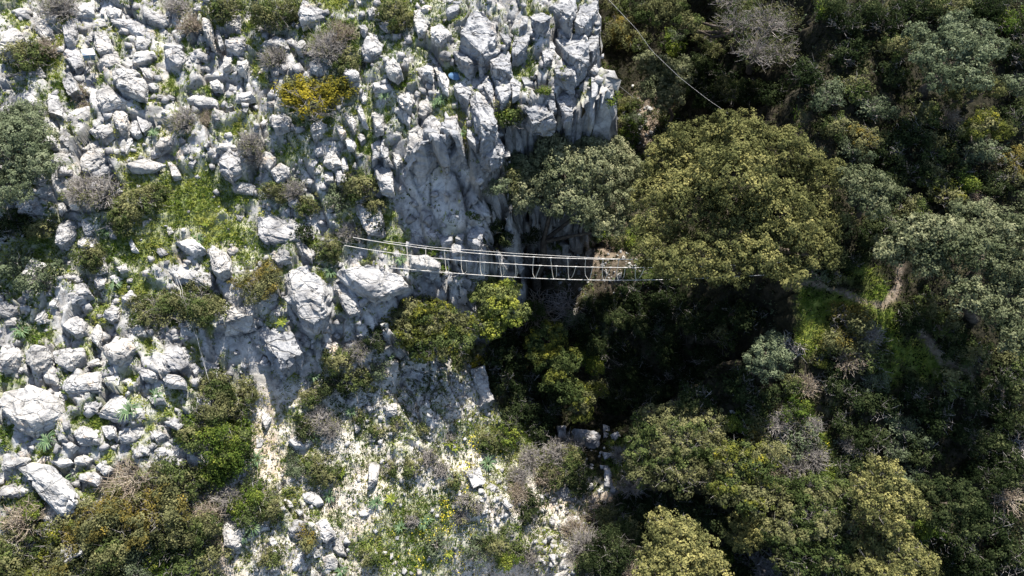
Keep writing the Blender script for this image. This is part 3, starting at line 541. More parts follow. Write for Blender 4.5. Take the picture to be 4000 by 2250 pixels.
# copies of a few loose boulders for the rest of the slope
protos = []
for i in range(14):
    r2 = random.Random(900+i); pts = []; bx, by, bz = r2.uniform(.8, 1.2), r2.uniform(.45, .85), r2.uniform(.35, .7); sh = r2.uniform(-.35, .35)
    for x in (-1, 1):
        for y in (-1, 1):
            for z in (-1, 1): pts.append((x*bx*r2.uniform(.62, 1.05)+z*sh*.5, y*by*r2.uniform(.62, 1.05)+x*sh*.4, z*bz*r2.uniform(.65, 1.1)))
    for _ in range(4): pts.append((r2.uniform(-1.1, 1.1)*bx, r2.choice((-1, 1))*by*r2.uniform(.7, 1.05), r2.uniform(-.6, .9)*bz))
    protos.append(hull_mesh('boulder', pts, .2, .075, i*7.7, M['rock']))
nb = 0; target = 300-len(OCC)-2; tries = 0
while nb < target and tries < 30000:
    tries += 1
    px = rnd.uniform(0, 1500); py = rnd.uniform(0, 1449)
    p, dep = at(px, py)
    if samp(ROCKC, p[0], p[1]) < .45 or samp(SLC, p[0], p[1]) > 1.0 or (1000 < px < 1245 and 340 < py < 640): continue
    s_ = rnd.choice([.2, .25, .3, .36, .42, .55, .75, .95])
    if any(math.hypot(p[0]-a, p[1]-b) < c+s_*.75 for a, b, c in OCC): continue
    OCC.append((p[0], p[1], s_)); nb += 1
    o = link('boulder', protos[rnd.randrange(14)], None, (p[0], p[1], p[2]+s_*.12))
    o.rotation_euler = (rnd.uniform(-.4, .4), rnd.uniform(-.4, .4), R(-62)+rnd.gauss(0, .5)); k = rnd.uniform(.8, 1.25); o.scale = (s_*k, s_/k, s_*rnd.uniform(.7, 1.1))
    register(o, 'large angular' if s_ > .55 else 'medium angular' if s_ > .38 else 'small angular', 'loose rock', 'rock', 'loose angular rocks between the boulders')

# small stones that nobody could count
def icoish():
    pts = [(1,0,0),(-1,0,0),(0,1,0),(0,-1,0),(0,0,1),(0,0,-1)]
    f = [(0,2,4),(2,1,4),(1,3,4),(3,0,4),(2,0,5),(1,2,5),(3,1,5),(0,3,5)]
    return np.array(pts, float), np.array(f)
def cubeish():
    P_ = np.array([(x, y, z) for x in (-1, 1) for y in (-1, 1) for z in (-1, 1)], float)*.72
    f = [(0,1,3),(0,3,2),(4,6,7),(4,7,5),(0,4,5),(0,5,1),(2,3,7),(2,7,6),(0,2,6),(0,6,4),(1,5,7),(1,7,3)]; return P_, np.array(f)
def rotm(n):
    q = rng.normal(size=(n, 4)); q /= np.linalg.norm(q, axis=1)[:, None]; a, b, c, d = q.T
    return np.stack([1-2*(c*c+d*d), 2*(b*c-a*d), 2*(b*d+a*c), 2*(b*c+a*d), 1-2*(b*b+d*d), 2*(c*d-a*b), 2*(b*d-a*c), 2*(c*d+a*b), 1-2*(b*b+c*c)], -1).reshape(n, 3, 3)
def pebbles(name, n, lo, hi, maskf, label, m='rock', power=2.0):
    X = rng.uniform(XL+3, 20, n*6); Y = rng.uniform(YL+1, YH-3, n*6); w = maskf(X, Y); k = rng.uniform(0, 1, len(X)) < w
    X, Y = X[k][:n], Y[k][:n]; n = len(X); S = lo+(hi-lo)*rng.uniform(0, 1, n)**power
    Zs = samp(ZC, X, Y)
    base_, f = cubeish(); nb_ = len(base_)
    Vv = base_[None]*(1+rng.uniform(-.42, .3, (n, nb_, 3))); Vv = Vv*rng.uniform(.55, 1.2, (n, 1, 3))
    Vv = np.einsum('nij,nvj->nvi', rotm(n), Vv)*S[:, None, None]; Vv += np.stack([X, Y, Zs+S*.25], -1)[:, None]
    Ff = f[None]+np.arange(n)[:, None, None]*nb_
    tag(link(name, mesh_np(name, Vv.reshape(-1, 3), Ff.reshape(-1, 3), [M[m]])), label, None, None, 'stuff')
def m_rub(X, Y): return np.clip(samp(ROCKC, X, Y)*.8+samp(GRC, X, Y)*.25, 0, 1)*(X < 8)*(1-.85*samp(SCC, X, Y))
def m_scr(X, Y):
    z = samp(Z0C, X, Y); px, py, _ = project(X, Y, z); l = np.zeros(X.shape)
    for (x, y, a, b, s) in [(1240,1260,60,60,1),(1400,1390,50,90,1.2),(1380,1290,40,60,.9),(1400,1130,70,40,.5),(1180,950,80,60,.8),(1020,960,80,50,.8),(1110,1030,120,60,.6),(1620,320,50,60,.8),(1440,640,120,70,.5),(1570,690,50,40,.9),(850,1000,60,40,.5),(1440,1250,60,40,.7),(1480,1170,40,60,.5)]:
        l = np.maximum(l, s*np.exp(-((px-x)/a)**2-((py-y)/b)**2))
    return np.clip(l+.10*samp(SCC, X, Y), 0, 1)
pebbles('rubble', 5200, .05, .30, m_rub, 'small broken limestone rubble filling the gaps of the rocky slope')
pebbles('scree_stones', 9000, .04, .20, m_scr, 'small pale stones scattered over the scree and gorge floor', power=2.5)

# ------------------------------------------------------------------ foliage
def leaves(cent, nper, rad, size, up=.0, flat=1.0, elong=1.0, outw=None):
    """quads scattered in a small ball round every clump centre, facing outwards on the whole"""
    n = len(cent)*nper
    d = rng.normal(size=(n, 3)); d /= np.linalg.norm(d, axis=1)[:, None]
    rr_ = rng.uniform(.35, 1, n)**.6
    radn = np.repeat(np.broadcast_to(rad, len(cent)), nper)
    C = np.repeat(cent, nper, 0)+d*(rr_*radn)[:, None]*np.array([1, 1, flat])
    nn = d*.5+rng.normal(size=(n, 3))*.45+np.array([0, 0, .25+up])
    if outw is not None: nn = nn+np.repeat(outw, nper, 0)*.9
    nn /= np.linalg.norm(nn, axis=1)[:, None]
    t = np.cross(nn, rng.normal(size=(n, 3))); t /= np.linalg.norm(t, axis=1)[:, None]; b = np.cross(nn, t)
    s = size*rng.uniform(.6, 1.35, n)[:, None]
    t = t*s*elong; b = b*s*.62
    Q = np.stack([C-t-b*.35, C+b-t*.1, C+t+b*.25, C-b+t*.1], 1)
    return Q.reshape(-1, 3), d[:, 2]
def sublobes(lobes, minr=.45):
    """break big lobes into billowing branch clusters"""
    out = []
    for (x, y, z, rx, ry, rz) in lobes:
        if rx < minr: out.append((x, y, z, rx, ry, rz)); continue
        out.append((x, y, z-.1*rz, rx*.68, ry*.68, rz*.68)); n = max(6, int(9*rx/max(rx, .9)+rx*2.5))
        for i in range(n):
            u = (i+.5)/n; zz = 1-u*1.25; rr_ = math.sqrt(max(0, 1-zz*zz)); a = i*2.4+x*3; k = rng.uniform(.24, .42); q = rng.uniform(.62, .80)
            out.append((x+math.cos(a)*rr_*rx*q, y+math.sin(a)*rr_*ry*q, z+zz*rz*q, rx*k, ry*k, rz*k*.9))
    return out
def crown_pts(lobes, density, rc):
    """clump centres over the upper surface and inside of every lobe; ragged by noise"""
    out = []; nr = []
    for (x, y, z, rx, ry, rz) in lobes:
        n = int(density*(rx*ry+rx*rz+ry*rz)/(rc*rc))+3; d = rng.normal(size=(n, 3)); d /= np.linalg.norm(d, axis=1)[:, None]
        d = d[d[:, 2] > -.4]
        r = rng.uniform(.72, 1.04, len(d)); f = fbm(d[:, 0]*2.4+x, d[:, 1]*2.4+d[:, 2]*2+y, 61, 3)
        k = f > .33; d, r, f = d[k], r[k], f[k]
        r = r*(.76+.48*f)
        out.append(np.stack([x+d[:, 0]*rx*r, y+d[:, 1]*ry*r, z+d[:, 2]*rz*r], -1)); nr.append(d)
    return np.concatenate(out), np.concatenate(nr)
def foliage_mesh(name, lobes, kind, rc=.28, leaf=.075, nper=16, density=2.4, tipbias=0.0):
    leaf *= .78; nper = int(nper*1.5); C, ON = crown_pts(sublobes(lobes), density*.66, rc*.85)
    zz = C[:, 2]; hi = (zz-zz.min())/(np.ptp(zz)+1e-6)
    patch = fbm(C[:, 0]*.9, C[:, 1]*.9+zz*.7, 81, 2)
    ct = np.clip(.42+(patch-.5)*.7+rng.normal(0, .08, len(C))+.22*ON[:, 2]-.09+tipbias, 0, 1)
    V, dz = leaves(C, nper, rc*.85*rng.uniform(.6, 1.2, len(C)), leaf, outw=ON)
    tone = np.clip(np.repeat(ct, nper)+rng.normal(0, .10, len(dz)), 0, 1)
    ks = BLEND.get(kind, (kind,)) if isinstance(kind, str) else kind
    pn = fbm(C[:, 0]*1.5+7, C[:, 1]*1.5+zz, 83, 2)+rng.normal(0, .04, len(C)); q = np.quantile(pn, np.linspace(0, 1, len(ks)+1)[1:-1]*(1.25 if len(ks) == 2 else 1)) if len(ks) > 1 else []
    mi = np.repeat(np.searchsorted(q, pn), nper) if len(ks) > 1 else None
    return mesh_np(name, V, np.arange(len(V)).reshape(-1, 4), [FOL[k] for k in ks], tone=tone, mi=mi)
BLEND = {'olive': ('olive', 'mid'), 'lime': ('mid', 'lime', 'lime'), 'rust': ('olive', 'rust'), 'yellow': ('yellow', 'olive'), 'bright': ('olive', 'bright', 'bright')}
FOL['bright'] = foliage('bright_yellow_leaves', [(0, (.04, .045, .012)), (.35, (.16, .14, .02)), (.65, (.25, .205, .025)), (1, (.42, .33, .03))])
def prism(path, rads, k=3):
    V = []; F = []
    path = [np.array(p, float) for p in path]
    for i, (p, r) in enumerate(zip(path, rads)):
        t = path[min(i+1, len(path)-1)]-path[max(i-1, 0)]; t /= np.linalg.norm(t)+1e-9
        a = np.cross(t, [.3, .2, 1.0] if abs(t[2]) < .9 else [1, 0, 0]); a /= np.linalg.norm(a); b = np.cross(t, a)
        for j in range(k):
            w = 2*math.pi*j/k; V.append(p+(a*math.cos(w)+b*math.sin(w))*r)
    for i in range(len(path)-1):
        for j in range(k): F.append((i*k+j, i*k+(j+1) % k, (i+1)*k+(j+1) % k, (i+1)*k+j))
    return V, F
def tubes(name, L_, m, k=6, tone=None, smooth=True):
    V = []; F = []
    for path, rads in L_:
        v, f = prism(path, rads, k); o = len(V); V += v; F += [tuple(i+o for i in q) for q in f]
    V = np.array(V); F = np.array(F)
    return mesh_np(name, V, F, [m], smooth=smooth, tone=rng.uniform(.1, .9, len(F)) if tone else None)
def twig_paths(n, r, h, r2, curl=.5):
    out = []
    for _ in range(n):
        a = r2.uniform(0, 6.283); e = r2.uniform(.15, 1.35); d = np.array([math.cos(a)*math.cos(e)*r, math.sin(a)*math.cos(e)*r, math.sin(e)*h]); k = r2.uniform(.6, 1.05)
        p0 = np.array([d[0]*.1, d[1]*.1, 0]); p1 = d*.5*k+np.array([r2.uniform(-1, 1), r2.uniform(-1, 1), r2.uniform(0, 1)])*r*.12; p2 = d*k
        out.append(([p0, p1, p2], [.014*r+.008, .009*r+.005, .005]))
        for _ in range(3):
            q = p1+(p2-p1)*r2.uniform(0, .9); e2 = q+np.array([r2.uniform(-1, 1), r2.uniform(-1, 1), r2.uniform(-.1, 1)])*r*.28*k
            out.append(([q, e2], [.010, .004]))
    return out

KN = {'bright': 'bright yellow', 'oak': 'grey-green', 'gold': 'golden', 'grey': 'silvery grey', 'yellow': 'yellow-tipped', 'lime': 'bright green', 'dark': 'dark green', 'rust': 'rusty orange', 'olive': 'olive green', 'twig': 'dry brown twiggy', 'greytwig': 'bare grey twiggy'}
SH = {}
def shrub_proto(kind, size, var):
    """unit-ish shrubs at three real sizes so that leaves keep their scale"""
    key = (kind, size, var)
    if key in SH: return SH[key]
    r2 = random.Random(hash((len(kind)*31+ord(kind[0])*7+ord(kind[-1]), size*10, var)) & 0xffff); r = size
    lob = [(0, 0, r*.35, r*.62, r*.62, r*.55)]
    for i in range(5+int(size*2)):
        a = r2.uniform(0, 6.283); q = r2.uniform(.35, .68)*r; k = r2.uniform(.26, .46)*r
        lob.append((math.cos(a)*q, math.sin(a)*q, r2.uniform(.2, .75)*r, k, k, k*.9))
    parts = []
    if kind in ('twig', 'greytwig'):
        parts.append(('twigs', tubes('twigs', twig_paths(int(70+90*size), r, r*.95, r2), FOL[kind], 3, True, False)))
        C, ON = crown_pts(lob, .8, .2); C = C[rng.uniform(0, 1, len(C)) < .75]
        V, dz = leaves(C, 7, .14, .035); parts.append(('foliage', mesh_np('foliage', V, np.arange(len(V)).reshape(-1, 4), [FOL['olive']], tone=rng.uniform(.2, .8, len(dz)))))
    else:
        rc = .15+.06*size
        parts.append(('foliage', foliage_mesh('foliage', lob, kind, rc, .042+.012*size, 14, 1.9)))
        parts.append(('twigs', tubes('twigs', twig_paths(int(14+16*size), r*.9, r*.95, r2), FOL['greytwig'], 3, True, False)))
    SH[key] = parts; return parts
SHRUBG = {}
def shrub(px, py, rpx, kind, label=None, h=None, name='shrub', wide=1.0):
    p, dep = at(px, py, .1); r = 1.18*rpx*m_per_px(dep); hc = r*.45
    p, dep = at(px, py+0*rpx, hc)
    size = min((.5, 1.0, 1.8), key=lambda s: abs(math.log(s/r)))
    parts = shrub_proto(kind, size, rnd.randrange(2)); e = bpy.data.objects.new(name, None); COL.objects.link(e); e.empty_display_size = .2
    zg = gz(p[0], p[1]); e.location = (p[0], p[1], zg-.05*r); s = r/size
    e.rotation_euler = (0, 0, rnd.uniform(0, 6.28)); e.scale = (s*wide, s/wide**.5, s*(h or 1)*rnd.uniform(.85, 1.1))
    for nm, me in parts: link(nm, me, e)
    if label: tag(e, label, 'shrub', 'shrubs of the gorge and slopes')
    else: register(e, ('big' if r > 1.3 else 'mid-sized' if r > .7 else 'small')+' '+KN[kind], 'shrub', 'shrub', 'shrubs of the gorge and slopes')
    return e

def tree(lobes, kind, label, hc, foot=None, name='tree', rc=.26, leaf=.075, nper=16, density=2.5, dome=.35, trunk_r=.22, tip=0.0, twigs=0, limbs=True, cat='tree', twk='greytwig'):
    """lobes: (px, py, rpx[, lift in metres]) around the first; hc: height of the first lobe's centre over the ground"""
    c0, dep = at(lobes[0][0], lobes[0][1], hc); s0 = m_per_px(dep); L_ = []
    cx, cy = lobes[0][0], lobes[0][1]
    for i, q in enumerate(lobes):
        x, y, r = q[:3]; lift = q[3] if len(q) > 3 else 0
        dz = -dome*math.hypot(x-cx, y-cy)*s0*.5+lift
        w = on_plane(x, y, c0[2]+dz); rr_ = r*m_per_px(project(*w)[2]); L_.append((w[0], w[1], w[2], rr_, rr_*.92, rr_*(.78 if rr_ < 1.3 else .66)))
    if foot: f, _ = at(*foot, 0)
    else: f = np.array([c0[0], c0[1]+.3, 0])
    f = np.array([f[0], f[1], gz(f[0], f[1])-.15])
    e = bpy.data.objects.new(name, None); COL.objects.link(e); e.location = f; e.empty_display_size = .5
    loc = [(x-f[0], y-f[1], z-f[2], a, b, c) for x, y, z, a, b, c in L_]
    if kind in ('twig', 'greytwig'):
        me = foliage_mesh('crown', loc, 'olive', rc, leaf*.8, 6, density*.55, -.1)
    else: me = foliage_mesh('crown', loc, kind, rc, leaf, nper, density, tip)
    link('crown', me, e)
    P = []; top = np.array(loc[0][:3]); r2 = random.Random(len(label)*13)
    fork = top*np.array([.45, .45, .5])+np.array([r2.uniform(-.3, .3), r2.uniform(-.3, .3), 0])
    tr = [([np.zeros(3), fork*.28+np.array([-.12, -.06, .1]), fork*.6+np.array([.16, -.1, 0]), fork], [trunk_r*1.35, trunk_r*1.05, trunk_r*.9, trunk_r*.75])]
    trk = link('trunk', tubes('trunk', tr, M['bark'], 8), e)
    lm = []
    cen = np.array([q[:3] for q in loc]); mains = [0]
    while len(mains) < min(4, len(loc)):       # a few main boughs spreading apart, the rest branch off them
        dd = [min(np.linalg.norm(cen[k]-cen[m_]) for m_ in mains) for k in range(len(loc))]; mains.append(int(np.argmax(dd)))
    mp_ = []
    for k in mains:
        q = cen[k]-np.array([0, 0, loc[k][5]*.25]); mid = (fork+q)/2+np.array([r2.uniform(-.35, .35), r2.uniform(-.35, .35), r2.uniform(-.6, -.1)]); m2 = (mid+q)/2+np.array([r2.uniform(-.25, .25), r2.uniform(-.25, .25), .1])
        lm.append(([fork*.96, mid, m2, q], [trunk_r*.62, trunk_r*.42, trunk_r*.28, trunk_r*.1])); mp_ += [mid, m2]
    for k, (x, y, z, a, b, c) in enumerate(loc):
        q = np.array([x, y, z-c*.2]); st_ = min(mp_, key=lambda u: np.linalg.norm(u-q))
        if k not in mains: lm.append(([st_, (st_+q)/2+np.array([r2.uniform(-.2, .2), r2.uniform(-.2, .2), -.12]), q], [trunk_r*.26, trunk_r*.18, .015]))
        for _ in range(4):
            t = q+np.array([r2.uniform(-1, 1)*a, r2.uniform(-1, 1)*b, r2.uniform(-.1, .6)*c])*.7; lm.append(([q, (q+t)/2+np.array([0, 0, -.08]), t], [.03, .02, .01]))
    link('limbs', tubes('limbs', lm, M['bark'], 5), trk)
    if twigs or kind in ('twig', 'greytwig'):
        tw = []
        for (x, y, z, a, b, c) in loc:
            for pth, rad in twig_paths(int((twigs or 60)*a), a*1.02, c*1.15, r2): tw.append(([np.array([x, y, z-c*.35])+p_ for p_ in pth], [min(v, .035) for v in rad]))
        link('twigs', tubes('twigs', tw, FOL[twk if kind not in ('twig', 'greytwig') else kind], 3, True, False), e)
    tag(e, label, cat, None); return e

# trees, surveyed one by one
tree([(1420,430,88),(1345,470,70,-.4),(1500,420,84),(1460,345,60,.2),(1380,370,62,.3),(1530,380,55,.1),(1310,440,50,-.2),(1540,500,66,-.8),(1440,510,72,-.3),(1375,390,55,.3),(1560,420,50,-.3),(1490,360,52,.3),(1500,560,48,-1.2),(1330,420,45),(1405,350,45,.2),(1320,500,55,-1.2),(1540,560,50,-1.6),(1580,440,55,-1.2)], 'oak', 'grey-green oak with a dark forked trunk against the foot of the cliff', 9.3, (1350,725), rc=.22, leaf=.07, tip=.12)
tree([(1850,450,125,1.2),(1740,370,90,.4),(1850,350,95,.8),(1960,380,95,.6),(2060,450,85),(2080,560,75,-.6),(1960,540,110,.6),(1840,590,90),(1740,500,100,.4),(1650,480,70,-.4),(1660,580,70,-.4),(1770,640,75,0),(2040,630,70,-.4),(1980,690,50,-.4),(1625,640,48,.2),(1690,670,55,.5),(1840,680,60,-.1),(1900,640,70,.1),(1720,690,40,-.2),(1680,410,70),(2100,650,38,-1.6)], 'gold', 'huge golden-topped oak spreading right of the rope bridge', 6.3, (1850,690), rc=.24, leaf=.072, trunk_r=.4, tip=.05)
tree([(2380,600,80),(2300,600,70,-.2),(2470,560,85),(2560,600,80,.2),(2240,630,50,-.6),(2540,690,70,-.4),(2460,640,70,-.2),(2340,660,50,-.6),(2610,520,60),(2430,740,60,-.8),(2500,790,55,-1),(2560,850,60,-1),(2600,760,60,-.6)], 'oak', 'broad grey-green oak whose crown runs off the right edge of the photo', 4.2, (2450,800), rc=.24, leaf=.072, trunk_r=.22)
tree([(35,370,105),(-60,340,90),(60,300,60,.2),(95,420,55),(20,470,70,-.2),(-80,450,80)], 'grey', 'round grey-green tree cut by the left edge of the photo', 1.9, rc=.18, leaf=.055, density=2.8, tip=.25, twigs=10)
tree([(1660,180,48),(1630,160,36),(1640,225,42,-.3),(1695,190,44,-.1),(1690,240,38,-.5),(1735,170,36,-.2),(1665,265,28,-.8)], 'oak', 'slim olive-green tree standing by the cliff below the long steel cable', 4.0, (1690,330), rc=.2, leaf=.065, trunk_r=.13, tip=.05)
tree([(1930,60,85),(1850,60,70,-.2),(2000,40,70),(1900,130,75,-.2),(1970,130,60,-.3),(2050,90,50,-.4),(1830,0,60),(1950,-30,70)], 'greytwig', 'bare twiggy brown-grey tree at the top of the wooded bank', 3.6, rc=.22, leaf=.06)
tree([(2400,110,62),(2340,150,52,-.2),(2450,140,60),(2370,200,50,-.3),(2440,200,55,-.3),(2410,60,42),(2500,120,42,-.2),(2310,90,40,-.1),(2470,80,36)], 'grey', 'silvery tree high on the wooded bank at top right', 3.4, rc=.22, leaf=.07, density=1.7, tip=.06)
tree([(2470,212,36),(2430,230,30,-.1),(2505,225,30,-.1),(2400,250,30,-.2)], 'gold', 'low golden-leaved branchy tree under the silvery tree', 1.8, rc=.18, leaf=.06, density=1.7, trunk_r=.1, tip=-.08)
tree([(1700,1345,68),(1660,1390,60,-.2),(1750,1380,62),(1700,1430,75,-.1),(1780,1430,55,-.2),(1660,1320,42),(1635,1450,50)], 'gold', 'golden round-topped tree at the bottom edge, left of the leafy tree', 5.0, rc=.2, leaf=.06, tip=.16, twigs=14)
tree([(2220,1200,58),(2180,1230,50,-.1),(2270,1250,48,-.1),(2200,1280,55,-.1),(2300,1280,40,-.3),(2240,1320,45,-.3)], 'gold', 'upper one of two golden trees in the lower right', 3.8, rc=.2, leaf=.06, tip=.14, twigs=14)
tree([(2260,1390,62),(2190,1430,60,-.1),(2310,1410,50,-.1),(2240,1450,60),(2200,1360,42),(2330,1450,40)], 'gold', 'lower one of two golden trees in the lower right, cut by the bottom edge', 3.6, rc=.2, leaf=.06, tip=.08, twigs=22)
tree([(1700,1100,85),(1640,1070,60,-.2),(1770,1070,70),(1620,1130,55,-.4),(1700,1180,75,-.2),(1790,1130,55,-.2),(1730,1030,50),(1620,1190,45,-.6),(1780,1200,50,-.4)], 'olive', 'large mixed olive tree with dead twigs above the bottom golden tree', 3.9, rc=.22, leaf=.062, twigs=38)
tree([(1850,1160,62),(1900,1190,58,-.1),(1830,1230,55,-.2),(1890,1260,50,-.2),(1940,1150,42)], ('olive', 'yellow', 'mid'), 'yellow-green tree between the mixed olive tree and the grey shrubs', 3.4, rc=.2, leaf=.06, tip=-.05, twigs=16)
tree([(1885,1320,50),(1860,1360,42,-.2),(1920,1350,40,-.2)], 'gold', 'small golden tree wedged between the bottom golden tree and the leafy tree', 3.2, rc=.19, leaf=.055, tip=-.02)
tree([(2050,1300,80),(1980,1340,65,-.2),(2110,1330,62,-.2),(2040,1240,65),(2000,1400,70,-.3),(2100,1400,65,-.3),(1960,1240,50,-.2),(2120,1250,50,-.1)], ('mid', 'olive'), 'leafy green tree with grey dead branches left of the two golden trees', 3.6, rc=.22, leaf=.065, tip=-.02, twigs=34)
tree([(1930,885,46),(1900,905,34,-.1),(1965,900,36,-.1),(1930,930,36,-.3),(1945,855,30)], 'grey', 'lone grey-green tree standing in front of the sunlit path bank', 2.8, rc=.2, leaf=.062, tip=.05, trunk_r=.12)
tree([(2390,1250,62),(2330,1230,45),(2440,1270,45,-.1),(2360,1300,45,-.2),(2430,1330,36,-.3)], 'dark', 'dark green tree in deep shade at lower right', 3.0, rc=.22, leaf=.07, tip=.12)
tree([(2190,470,60),(2140,450,40),(2240,490,40,-.1),(2200,520,45,-.2),(2160,500,40,-.1)], 'oak', 'dull green tree just right of the huge golden oak', 3.0, rc=.22, leaf=.065, tip=-.12)
tree([(1880,30,40),(1640,40,45),(1690,20,45),(1730,60,40,-.2)], 'olive', 'pale olive tree at the top edge above the long steel cable', 3.0, rc=.2, leaf=.06, tip=-.02)
tree([(2480,310,42),(2440,330,36),(2520,330,36,-.1)], 'yellow', 'yellow-green tree near the right edge under the golden branchy tree', 2.0, rc=.2, leaf=.06, tip=-.02, trunk_r=.1)
tree([(1100,800,60),(1050,780,50),(1140,860,55,-.2),(1000,800,45,-.2),(1080,870,60,-.3),(1180,820,40,-.2),(1030,850,45,-.2)], ('mid', 'yellow', 'olive'), 'yellow-tipped thicket-like tree directly below the rope bridge', 2.4, rc=.2, leaf=.06, tip=.0, twigs=26)
tree([(1240,760,62),(1200,720,50),(1290,790,45,-.3),(1140,720,36,.2),(1230,820,45,-.4),(1280,730,36,-.2)], ('mid', 'lime'), 'fresh dark green tree in the gorge left of the fallen brushwood', 4.4, rc=.2, leaf=.065, tip=.22)
tree([(1385,850,52),(1370,900,42,-.2),(1420,910,48,-.2),(1400,960,42,-.4),(1440,990,40,-.6),(1340,870,30,-.1)], ('mid', 'yellow'), 'yellow-green thicket-like tree on the floor of the gorge', 3.0, rc=.2, leaf=.06, tip=.03)
tree([(1465,1000,42),(1500,980,30,-.1),(1460,1040,34,-.3)], 'yellow', 'yellow-lit bushy tree above the shaded boulders of the gorge', 2.4, rc=.2, leaf=.06, tip=-.02)

# named shrubs
shrub(775,240,92,'bright','big bright yellow-tipped bush among white rocks, upper left',.8,wide=1.12)
shrub(650,700,62,'rust','orange-tipped dense bush wedged right of two big boulders',.8)
shrub(390,770,68,'olive','wide olive bush, left half of the pair below the boulders',.8); shrub(490,760,72,'olive','wide olive bush, right half of the pair below the boulders',.8)
shrub(530,1010,68,'olive'); shrub(600,1010,60,'olive'); shrub(520,1090,75,'lime'); shrub(580,1120,70,'lime'); shrub(545,1160,60,'lime'); shrub(600,1060,45,'lime'); shrub(480,1080,40,'olive')
for q in [(330,1200,80,'twig'),(250,1290,70,'rust'),(390,1290,80,'rust'),(330,1270,70,'rust'),(480,1330,65,'olive'),(420,1200,60,'olive'),(470,1230,55,'olive'),(300,1350,80,'olive'),(400,1370,70,'dark'),(190,1370,70,'rust'),
          (60,1300,60,'twig'),(40,1380,80,'olive'),(120,1430,80,'yellow'),(250,1430,80,'dark'),(340,1430,70,'grey'),(430,1430,60,'lime'),(520,1290,45,'twig'),(30,1440,60,'yellow'),(90,1270,36,'lime'),(150,1330,50,'yellow'),(520,1400,55,'olive'),(570,1250,45,'greytwig'),(610,1300,40,'lime'),(680,1270,40,'olive'),(640,1230,40,'lime'),
          (690,140,45,'greytwig'),(700,40,60,'olive'),(820,110,60,'greytwig'),(860,80,45,'twig'),(860,160,45,'olive'),(990,20,50,'olive'),(1010,60,36,'yellow'),(480,60,40,'twig'),(560,20,50,'olive'),(440,10,40,'greytwig'),
          (70,150,50,'olive'),(110,120,45,'twig'),(200,230,30,'twig'),(215,270,26,'twig'),(150,10,60,'greytwig'),(460,300,45,'greytwig'),(630,360,40,'greytwig'),(640,400,35,'greytwig'),(520,300,30,'twig'),
          (250,480,55,'greytwig'),(300,530,55,'olive'),(200,470,50,'greytwig'),(380,500,45,'olive'),(30,560,50,'dark'),(110,570,42,'olive'),(100,700,50,'grey'),(40,660,50,'grey'),(220,650,42,'olive'),
          (920,470,55,'olive'),(890,460,35,'greytwig'),(950,510,35,'olive'),(850,500,40,'grey'),(880,580,38,'greytwig'),(740,480,40,'greytwig'),(690,480,35,'olive'),(770,520,38,'olive'),(820,630,36,'olive'),(760,590,30,'dark'),(940,560,30,'dark'),
          (1275,300,42,'olive'),(1270,290,30,'lime'),(1280,440,50,'olive'),(1250,470,36,'grey'),(1290,390,36,'grey'),(1260,590,55,'dark'),(1320,600,45,'dark'),(1230,570,40,'dark'),(1190,540,22,'lime'),(1220,530,22,'dark'),(1418,190,26,'olive'),(1370,230,20,'lime'),(1220,50,18,'olive'),
          (1120,680,22,'lime'),(1090,640,18,'lime'),(860,900,45,'olive'),(890,960,45,'olive'),(850,970,40,'dark'),(900,880,40,'greytwig'),(940,850,40,'dark'),(950,920,36,'grey'),(800,1050,42,'greytwig'),(760,1080,36,'dark'),(830,1080,36,'greytwig'),(780,1000,36,'olive'),(790,1170,42,'olive'),(830,1190,36,'olive'),(740,1170,32,'grey'),
          (1040,1180,30,'olive'),(1080,1150,28,'greytwig'),(1110,1180,28,'greytwig'),(980,1180,24,'olive'),(1140,1210,26,'olive'),(1220,1110,40,'olive'),(1270,1100,40,'lime'),(1170,1260,28,'greytwig'),(1160,1300,26,'greytwig'),(1300,1200,42,'greytwig'),(1330,1280,42,'dark'),(1300,1240,36,'twig'),(1330,1150,40,'greytwig'),
          (1420,1180,55,'olive'),(1460,1190,50,'dark'),(1400,1140,50,'greytwig'),(1440,1130,45,'greytwig'),(1380,1200,42,'twig'),(1350,1080,42,'dark'),(1250,1360,40,'olive'),(1200,1380,36,'grey'),(1290,1400,42,'lime'),(1330,1400,32,'greytwig'),(1100,1370,30,'grey'),(930,1400,28,'olive'),(770,1350,38,'rust'),(680,1400,40,'olive'),(1450,1330,45,'twig'),
          (1470,1370,60,'greytwig'),(1540,1380,60,'dark'),(1560,1310,60,'olive'),(1520,1430,60,'dark'),(1580,1440,50,'twig'),
          (1200,1280,20,'greytwig'),(1035,1310,22,'greytwig'),(1000,1070,24,'olive'),(950,1080,24,'olive'),(900,1050,22,'olive'),(1130,1100,20,'greytwig'),(1060,1080,18,'olive')]:
    shrub(*q)
